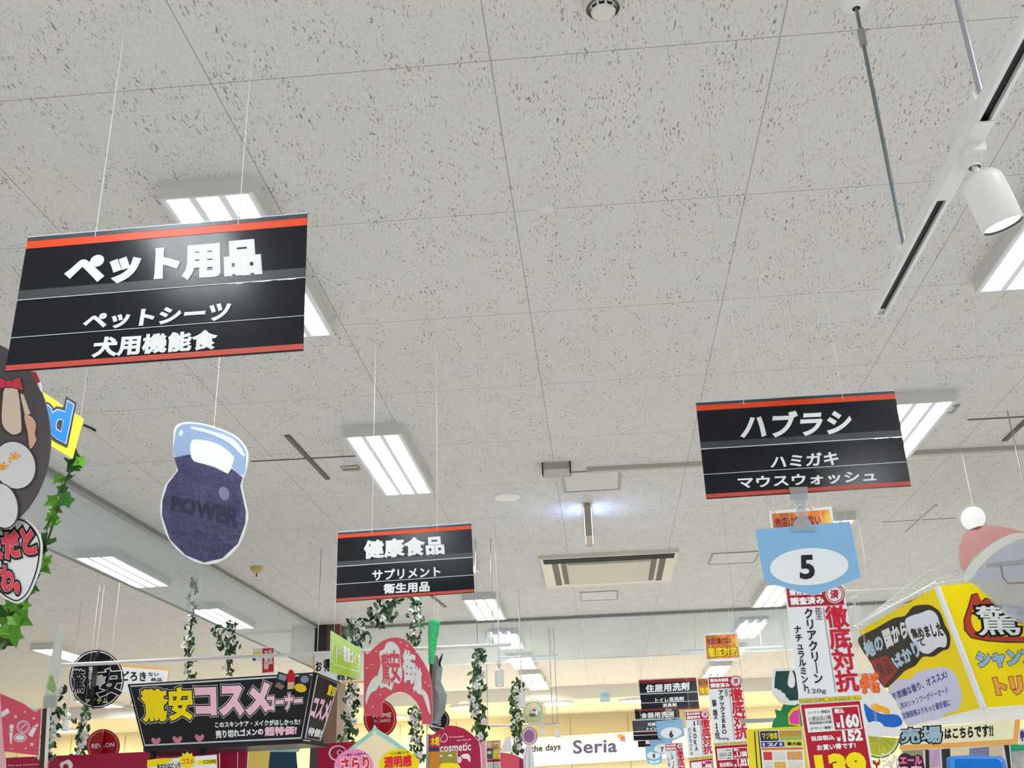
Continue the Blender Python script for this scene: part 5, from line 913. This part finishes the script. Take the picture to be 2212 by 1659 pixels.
Part().text(plA, '集めました', c8((590, 575), (835, 510), (865, 635), (625, 650)), BLACK(), 0.003, 0.045).text(plA, 'て', c8((650, 660), (705, 640), (725, 700), (670, 720)), BLACK(), 0.003, 0.03).done('cloud_lettering', t)
k = Part(); k.flat(plA, smooth(c8((425, 1080), (490, 975), (600, 965), (650, 915), (750, 885), (850, 870), (935, 900), (975, 980), (1005, 1100), (975, 1205), (880, 1240), (820, 1280), (720, 1290), (640, 1320), (570, 1320), (500, 1220)), 3), M('lilac_cloud_print', (214, 214, 240), 0.45), 0.001); k.done('lower_cloud_print', t)
NV = M('navy_handwriting', (52, 62, 140), 0.45)
Part().text(plA, '不思議な香り、オススメ!', c8((450, 1080), (875, 890), (895, 960), (470, 1135)), NV, 0.002, 0.03).text(plA, '人気のシャンプーがイーカード', c8((490, 1160), (890, 1020), (900, 1075), (505, 1210)), NV, 0.002, 0.015).text(plA, '店頭価格よりもっと最安値に', c8((530, 1230), (905, 1120), (915, 1175), (550, 1280)), NV, 0.002, 0.02).done('handwriting', t)
BRK = M('brick_red_emblem', (168, 58, 40), 0.45)
k = Part(); em = c8((1085, 310), (1130, 298), (1160, 365), (1195, 335), (1240, 350), (1300, 420), (1500, 500), (1900, 500), (2000, 620), (1800, 680), (1350, 672), (1200, 662), (1080, 640), (1030, 580), (1025, 500), (1060, 400)); k.flat(plB, grow(em, 2.5), BLACK(), 0.001); k.flat(plB, em, BRK, 0.002); k.flat(plB, smooth(c8((1105, 410), (1200, 400), (1340, 470), (1480, 540), (1800, 540), (1850, 610), (1500, 632), (1250, 625), (1130, 600), (1085, 540), (1080, 470)), 3), YB, 0.003); k.done('emblem', t)
Part().outlined(plB, '驚安', c8((1100, 390), (1840, 400), (1850, 620), (1130, 625)), [(BLACK(), 0.07), (CHW, 0.012)], 0.004).done('emblem_lettering', t)
Part().outlined(plB, 'シャンプー', c8((1100, 745), (1690, 700), (1700, 855), (1130, 885)), [(BLACK(), 0.115), (M('sky_letter', (150, 184, 214), 0.45), 0.085)], 0.002).done('blue_lettering', t)
Part().outlined(plB, 'トリート', c8((1240, 955), (1760, 915), (1775, 1070), (1275, 1095)), [(BLACK(), 0.115), (M('peach_letter', (238, 160, 76), 0.45), 0.085)], 0.002).done('orange_lettering', t)
# wire rack lid of the box
A_ = plA.at(qA[0]); B_ = plA.at(qA[1]); zt = max(A_.z, B_.z); C_ = plB.at(qB[1]); A_ = A_ + Vector((-0.02, 0, 0.03)); B_ = B_ + Vector((0, 0, 0.03)); C_ = C_ + Vector((0, 0, 0.03)); D_ = at(2005, 1233, 8.1); C_ = at(2330, 1212, 8.1)
k = Part(); WR = M('white_wire', (238, 238, 236), 0.4)
for a, b in ((A_, B_), (C_, D_), (D_, A_)): k.tube([a, b], 0.009, WR, 6)
for i in range(1, 16): k.tube([A_.lerp(B_, i / 16), D_.lerp(C_, i / 16)], 0.0036, WR, 5)
for i in range(1, 22): k.tube([A_.lerp(D_, i / 22), B_.lerp(C_, i / 22)], 0.0036, WR, 5)
k.done('wire_rack', t)
for f_ in (0.3, 0.95): up(t, A_.lerp(D_, f_))
up(t, D_.lerp(C_, 0.15))
lo1 = plA.at(qA[3]); lo2 = plA.at(qA[2]); lo3 = plB.at(qB[2])
Part().add([lo1, lo2, lo3, lo1 + (lo3 - lo2)] + [p - Vector((0, 0, 0.012)) for p in (lo1, lo2, lo3, lo1 + (lo3 - lo2))], [(0, 1, 2, 3), (7, 6, 5, 4), (0, 4, 5, 1), (1, 5, 6, 2), (2, 6, 7, 3), (3, 7, 4, 0)], WHITE()).done('bottom_panel', t)
# direction strip sign below the box
e2 = Z(1850, 1520, 6.11); q = [(1940, 1577), (2204, 1553.5), (2199, 1608), (1944, 1620)]; t, pl = cutout('direction_sign', 'pale yellow strip sign with black writing hanging under the yellow box display', 'sign', q, 6.7, ORB, 0.006)
Part().flat(pl, sub(q, 0.0, 0.0, 0.955, 0.78), M('cream_strip_print', (250, 244, 200), 0.45, vary=0.03), 0.001).done('cream_field', t)
Part().outlined(pl, '売場', e2((575, 330), (1120, 290), (1130, 520), (575, 530)), [(BLACK(), 0.11), (M('silver_blue_letter', (166, 190, 204), 0.4), 0.035)], 0.002).done('lettering', t)
Part().text(pl, 'はこちらです!!', e2((1165, 330), (1800, 268), (1810, 440), (1165, 470)), BLACK(), 0.002, 0.05).done('lettering', t)
for f_ in (0.2, 0.72): up(t, pl.at(quad_pt(q, f_, 0)), top=pl.at(quad_pt(q, f_, 0)) + Vector((0, 0, 0.10)))
# pompom hat acrylic cutout
c4b = Z(1600, 1030, 3.614); HATR = clear_mat('rose_tinted_acrylic', (240, 206, 204), (238, 170, 170), 0.46, 0.06); LAV = clear_mat('lavender_tinted_acrylic', (222, 226, 236), (206, 210, 228), 0.5, 0.06); CLR = clear_mat('clear_acrylic_edge', (238, 240, 238), (220, 222, 218), 0.25, 0.06); FROST = clear_mat('frosted_white_acrylic', (242, 242, 238), (240, 240, 236), 0.6, 0.06)
outl = ell(*c4b((1815, 325))[0], 35, 35, 0, 24, 60, 300)
hat = c4b((1760, 415), (1690, 340), (1700, 270), (1760, 220), (1830, 208), (1900, 240), (1940, 310), (1925, 380), (2060, 390), (2212, 430), (2500, 500), (2800, 760), (2900, 1100), (2700, 1300), (2400, 1260), (2212, 1160), (2050, 1060), (1900, 910), (1770, 800), (1700, 680), (1700, 560))
t, pl = cutout('hat_cutout', 'translucent pale cutout topped by a red hat with white pompom, right edge', 'display cutout', smooth(hat, 3), 6.55, CLR, 0.006, part='clear_sheet', edge=CLR)
Part().flat(pl, ell(*c4b((1815, 325))[0], 27, 26), M('pompom_print', (240, 240, 234), 0.5), 0.001).done('pompom', t)
Part().flat(pl, smooth(c4b((1750, 430), (1900, 378), (2060, 392), (2212, 432), (2400, 480), (2200, 455), (2050, 470), (1930, 535), (1820, 625), (1750, 730), (1712, 680), (1706, 600), (1720, 510)), 3), HATR, 0.001).done('hat_print', t)
Part().flat(pl, smooth(c4b((2500, 480), (2212, 440), (2120, 445), (2000, 500), (1880, 590), (1790, 680), (1742, 770), (1775, 805), (1820, 770), (1890, 680), (1990, 590), (2110, 515), (2250, 480), (2500, 540)), 3), FROST, 0.0015).done('brim_print', t)
Part().flat(pl, smooth(c4b((1800, 800), (1900, 690), (2000, 600), (2120, 525), (2500, 550), (2700, 900), (2600, 1200), (2400, 1230), (2212, 1140), (2060, 1040), (1920, 900)), 3), LAV, 0.001).done('body_print', t)
up(t, pl.at((2101, 1090), -0.003)); up(t, pl.at((2240, 1150), -0.003))
t = thing('metal_hook', 'grey metal hook bar crossing the translucent hat cutout', 'hook', at(2212, 1214, 6.3)); a = c4b((1920, 692), (2300, 655)); Part().tube([at(*a[0], 6.3), at(*a[1], 6.3)], 0.014, GREYMETAL(), 10).done('bar', t)
a = c4b((2030, 690), (2050, 790), (2090, 832), (2300, 820)); Part().tube([at(x_, y_, 6.3) for x_, y_ in a], 0.006, M('bronze_wire', (150, 140, 126), 0.35, 0.5), 8).done('wire_loop', t); up(t, at(2250, 1211, 6.3), 'rod', 0.004, GREYMETAL())
# ------------------------------------------------------------------ lower right goods
cq = Z(1580, 1400, 5.821)
t, pl = cutout('stocking_cutout', 'dark green stocking-shaped cutout left of the toothpaste price poster', 'display cutout', smooth(cq((535, 265), (660, 255), (800, 260), (860, 400), (860, 690), (640, 700), (560, 620), (515, 560), (512, 400)), 3), 6.0, WHITE(), 0.01)
Part().flat(pl, cq((560, 290), (790, 285), (840, 400), (840, 655), (720, 660), (640, 590), (540, 510), (545, 380)), M('bottle_green_print', (24, 66, 60), 0.45), 0.001).done('green_field', t); Part().flat(pl, smooth(cq((735, 290), (770, 300), (800, 400), (790, 480), (750, 500), (710, 460), (715, 380)), 3), WHITE(), 0.002).done('white_drop', t)
k = Part()
for x_, y_, r in ((555, 540, 6), (585, 570, 7), (610, 610, 8), (640, 600, 7), (660, 640, 7), (690, 660, 6), (600, 560, 6), (570, 590, 5)): k.lathe(pl.at(cq((x_, y_))[0], 0.0), pl.n, [(0.0, r * 0.0026), (0.008, r * 0.0022), (0.014, r * 0.001), (0.015, 0)], WHITE(), 12)
k.done('fluffy_trim', t); up(t, pl.at(cq((660, 258))[0]))
t, pl = cutout('tree_cutout', 'green tree-shaped cutout with a pink star below the stocking cutout', 'display cutout', cq((660, 690), (850, 690), (900, 1000), (505, 1000), (530, 900), (565, 870), (545, 770), (620, 790)), 6.05, M('leaf_green_board', (34, 130, 72), 0.45, vary=0.1), 0.01)
Part().flat(pl, cq((710, 830), (760, 760), (850, 720), (870, 980), (720, 960)), YELLOW(), 0.001).flat(pl, cq((725, 870), (770, 800), (850, 770), (860, 960), (740, 950)), M('magenta_print', (236, 66, 176), 0.45), 0.002).done('star_print', t)
t, pl = cutout('flyer_board', 'yellow board with rows of sale flyers left of the toothpaste price sheet', 'notice board', [(1612, 1576), (1735, 1568), (1752, 1690), (1622, 1700)], 5.9, M('sunny_yellow_board', (240, 222, 40), 0.45), 0.012)
k = Part(); k.line(pl, cq((290, 1050), (340, 1040), (390, 1600), (330, 1600)), 2.4, BLACK(), 0.001, closed=True); k.done('frame_line', t)
def flyer(poly, label, col, lines):
    tt, pp = cutout('sale_flyer', label, 'flyer', poly, 5.85, col, 0.003, pl=pl2, group='sale flyers on the yellow board')
    for i, (u0, v0, u1, v1, cc) in enumerate(lines): Part().flat(pp, sub(poly, u0, v0, u1, v1), M('flyer_%d_%d_%d' % cc, cc, 0.4, vary=0.4, scale=90), 0.001).done('print', tt)
    return tt, pp
pl2 = Pl(pl.at((1612, 1576), 0.01), pl.at((1735, 1568), 0.01))
fq = cq((345, 1035), (890, 1020), (940, 1600), (400, 1600)); tt, pp = flyer(fq, 'large sale flyer with dark headline and orange picture rows on the yellow board', WHITE(), [(0.02, 0.02, 0.44, 0.24, (36, 38, 70)), (0.46, 0.02, 0.98, 0.14, (190, 140, 50)), (0.46, 0.14, 0.98, 0.24, (170, 180, 90)), (0.02, 0.26, 0.56, 0.37, (56, 44, 110)), (0.58, 0.25, 0.98, 0.37, (236, 220, 40)), (0.02, 0.39, 0.98, 0.44, (216, 120, 50)), (0.05, 0.48, 0.25, 0.66, (196, 60, 50)), (0.28, 0.48, 0.55, 0.66, (240, 232, 216)), (0.6, 0.48, 0.95, 0.66, (226, 160, 90)), (0.05, 0.7, 0.25, 0.9, (230, 220, 216)), (0.28, 0.7, 0.55, 0.9, (226, 180, 90)), (0.6, 0.7, 0.95, 0.9, (236, 226, 206))])
Part().outlined(pp, 'マジ価格', sub(fq, 0.06, 0.05, 0.42, 0.2), [(YELLOW(), 0.02)], 0.002).done('lettering', tt)
Part().text(pp, '最大級', sub(fq, 0.62, 0.27, 0.96, 0.35), BLACK(), 0.002, 0.04).done('lettering', tt)
Part().text(pp, '12/1', sub(fq, 0.06, 0.28, 0.5, 0.35), CHW, 0.002, 0.03).done('lettering', tt)
# food figure cutout, left plain: bright colour fields without the face
t, pl = cutout('food_cutout', 'rounded cutout with orange, white and blue fields behind the yellow box display', 'display cutout', smooth(cq((1640, 300), (1700, 250), (1800, 290), (1860, 420), (1960, 540), (2090, 700), (2150, 900), (2150, 1060), (1700, 1110), (1660, 900), (1640, 650), (1600, 480)), 3), 7.9, WHITE(), 0.01)
OB = M('salmon_orange_print', (240, 112, 52), 0.45, vary=0.12, scale=30); k = Part(); rnd = random.Random(4)
for i in range(26):
    x_, y_ = rnd.uniform(1630, 1850), rnd.uniform(330, 560)
    if (x_ - 1745) ** 2 / 125 ** 2 + (y_ - 440) ** 2 / 130 ** 2 < 1: q_ = cq((x_, y_))[0]; k.flat(pl, ell(q_[0], q_[1], 6.2, 6.2), M('deep_orange_line', (176, 62, 26), 0.45), 0.001 + i * 0.00008); k.flat(pl, ell(q_[0], q_[1], 5.4, 5.4), OB, 0.00104 + i * 0.00008)
k.done('orange_beads', t)
Part().flat(pl, smooth(cq((1665, 700), (1760, 770), (1900, 830), (2090, 840), (2145, 960), (1960, 1005), (1860, 925), (1720, 930)), 3), M('cobalt_print', (28, 100, 190), 0.45), 0.001).done('blue_field', t)
Part().flat(pl, smooth(cq((1750, 730), (1800, 695), (1870, 720), (1960, 750), (2000, 800), (1960, 835), (1880, 800), (1800, 790)), 3), M('mustard_print', (240, 178, 40), 0.45), 0.002).done('yellow_field', t); up(t, pl.at(cq((1740, 265))[0]))
t, pl = cutout('cloud_cutout', 'white fluffy cloud strip above the lime slice', 'display cutout', smooth(e2((150, 280), (250, 230), (340, 290), (430, 310), (560, 320), (590, 380), (520, 430), (400, 420), (300, 430), (170, 420)), 3), 5.6, M('fluffy_white_board', (240, 240, 242), 0.6, vary=0.05, scale=60, bump=0.6), 0.02); up(t, pl.at(e2((250, 236))[0]), top=pl.at(e2((250, 236))[0]) + Vector((0, 0, 0.25)))
t, pl = cutout('lime_cutout', 'half slice of lime as a cutout right of the toothpaste price sheet', 'display cutout', ell(1900, 1592, 44, 46, 4, 30, 0, 180), 5.65, M('dark_lime_rind', (60, 96, 60), 0.45), 0.012)
Part().flat(pl, ell(1900, 1592, 41, 43, 4, 30, 0, 180), M('pale_pith_print', (222, 232, 170), 0.45), 0.001).flat(pl, ell(1899, 1592, 37, 39, 4, 30, 0, 180), M('lime_flesh_print', (186, 190, 30), 0.45, vary=0.15, scale=60), 0.002).done('flesh_print', t)
k = Part()
for i in range(7): a_ = math.radians(12 + i * 26); k.line(pl, [(1899, 1593), (1899 + 34 * math.cos(a_), 1593 + 36 * math.sin(a_))], 1.0, MATS['pale_pith_print'], 0.003)
k.done('segment_lines', t); up(t, pl.at((1900, 1594), -0.005))
t = thing('blossom_cluster', 'cluster of white blossoms beside the lime slice', 'flowers', at(1924, 1650, 5.5)); k = Part(); rnd = random.Random(8)
for i in range(34):
    c = at(rnd.gauss(1925, 9), rnd.gauss(1645, 9), 5.5) + Vector((0, rnd.uniform(-0.02, 0.02), 0)); leaf(k, c, 0.02, BLOS, SPEAR, rnd)
k.done('petals', t); k = Part(); k.tube([at(1926, 1650, 5.52), at(1924, 1700, 5.52)], 0.004, STEM, 6); k.done('stem', t)
t = thing('red_blossom', 'small red flower at the bottom edge left of the white blossoms', 'flowers', at(1894, 1648, 5.5)); k = Part(); rnd = random.Random(9)
for i in range(10): leaf(k, at(rnd.gauss(1894, 3.5), rnd.gauss(1648, 3), 5.5), 0.02, M('brick_red_petal', (190, 60, 40), 0.5), SPEAR, rnd)
k.done('petals', t); Part().tube([at(1894, 1650, 5.51), at(1893, 1700, 5.51)], 0.004, STEM, 6).done('stem', t)
t, pl = cutout('lettering_sign', 'pink outlined lettering sign at the bottom edge under the strip sign', 'sign', smooth(e2((540, 840), (560, 700), (640, 650), (740, 690), (820, 670), (880, 740), (880, 1000), (530, 1000)), 3), 5.9, M('dark_plum_board', (56, 24, 44), 0.5), 0.008)
Part().text(pl, 'エール', e2((570, 700), (860, 690), (870, 810), (575, 800)), M('candy_pink_letter', (240, 120, 166), 0.45), 0.001, 0.06).text(pl, 'の店', e2((560, 815), (860, 815), (870, 930), (560, 930)), M('blush_letter', (250, 196, 216), 0.45), 0.001, 0.06).done('lettering', t)
t, pl = cutout('shelf_backboard', 'cream backboard with pictures under the strip sign, lower right', 'display board', [(1948, 1618), (2200, 1606), (2212, 1720), (1950, 1724)], 7.3, M('cream_backboard', (234, 220, 190), 0.5, vary=0.08), 0.02)
Part().flat(pl, e2((610, 620), (950, 600), (950, 820), (620, 830)), M('olive_stripe_print', (150, 146, 110), 0.5, vary=0.5, scale=30), 0.001).done('striped_picture', t); Part().flat(pl, e2((1490, 590), (1750, 570), (1750, 690), (1490, 690)), M('grey_blue_picture', (120, 126, 160), 0.5, vary=0.6, scale=30), 0.001).done('blue_picture', t); Part().flat(pl, e2((965, 610), (1110, 600), (1120, 830), (975, 840)), M('lilac_picture', (200, 170, 206), 0.5, vary=0.5, scale=40), 0.001).done('lilac_picture', t)
for (q, lb) in ((e2((1120, 600), (1235, 590), (1265, 1200), (1155, 1200)), 'dark upright post left of the blue bag'), (e2((1945, 545), (2035, 535), (2150, 1200), (2060, 1200)), 'dark upright post right of the blue bag'), (e2((905, 615), (960, 610), (975, 1200), (925, 1200)), 'slim dark upright post right of the pink lettering sign')):
    cutout('display_post', lb, 'post', q, 7.1, M('charcoal_post', (44, 44, 48), 0.5), 0.04, part='shaft')
t = thing('blue_bag', 'bright blue plastic bag at the bottom edge under the strip sign', 'bag', at(2110, 1659, 6.2)); pl = face((2040, 1640), (2180, 1632), 6.2)
prof = e2((1185, 715), (1260, 690), (1500, 680), (1750, 690), (1900, 690), (1960, 740), (1985, 830), (2010, 1000), (1190, 1020)); n_ = len(prof); vs = [pl.at(p, 0.0) for p in prof] + [pl.at(((p[0] - 2110) * 0.86 + 2110, (p[1] - 1665) * 0.8 + 1665), 0.05) for p in prof] + [pl.at(p, -0.05) for p in prof]
BLB = M('bright_blue_plastic', (10, 118, 214), 0.25, vary=0.12, scale=9, bump=0.5)
Part().add(vs, [tuple(range(n_, 2 * n_))] + [(i, (i + 1) % n_, n_ + (i + 1) % n_, n_ + i) for i in range(n_)] + [(i, (i + 1) % n_, 2 * n_ + (i + 1) % n_, 2 * n_ + i) for i in range(n_)] + [tuple(range(2 * n_, 3 * n_))], BLB).done('bag_body', t)
Part().flat(pl, [(2052, 1637), (2062, 1636), (2063, 1690), (2053, 1690)], M('pale_blue_sheen_strip', (60, 150, 226), 0.25), 0.053).done('side_sheen', t)  # lighter blue strip: a sheen painted onto the side of the bag
t, pl = cutout('green_board', 'green-topped board with small pictures at the lower right corner', 'display board', e2((2030, 545), (2212, 520), (2400, 510), (2420, 900), (2060, 900)), 6.9, M('mint_board', (40, 166, 120), 0.5), 0.02)
Part().flat(pl, e2((2050, 630), (2400, 610), (2410, 900), (2060, 900)), M('grey_picture_panel', (180, 180, 180), 0.5, vary=0.6, scale=24), 0.001).done('picture_panel', t)
t, pl = cutout('poster_edge', 'white poster with navy lettering cut off by the right edge above the green board', 'poster', e2((2140, 330), (2400, 300), (2400, 520), (2150, 545)), 6.75, WHITE(), 0.006)
Part().text(pl, '特価', e2((2155, 350), (2390, 330), (2390, 480), (2160, 500)), NV, 0.002, 0.05).done('lettering', t)
# ------------------------------------------------------------------ tidy up
bpy.data.objects.remove(_to); bpy.data.curves.remove(_cu)
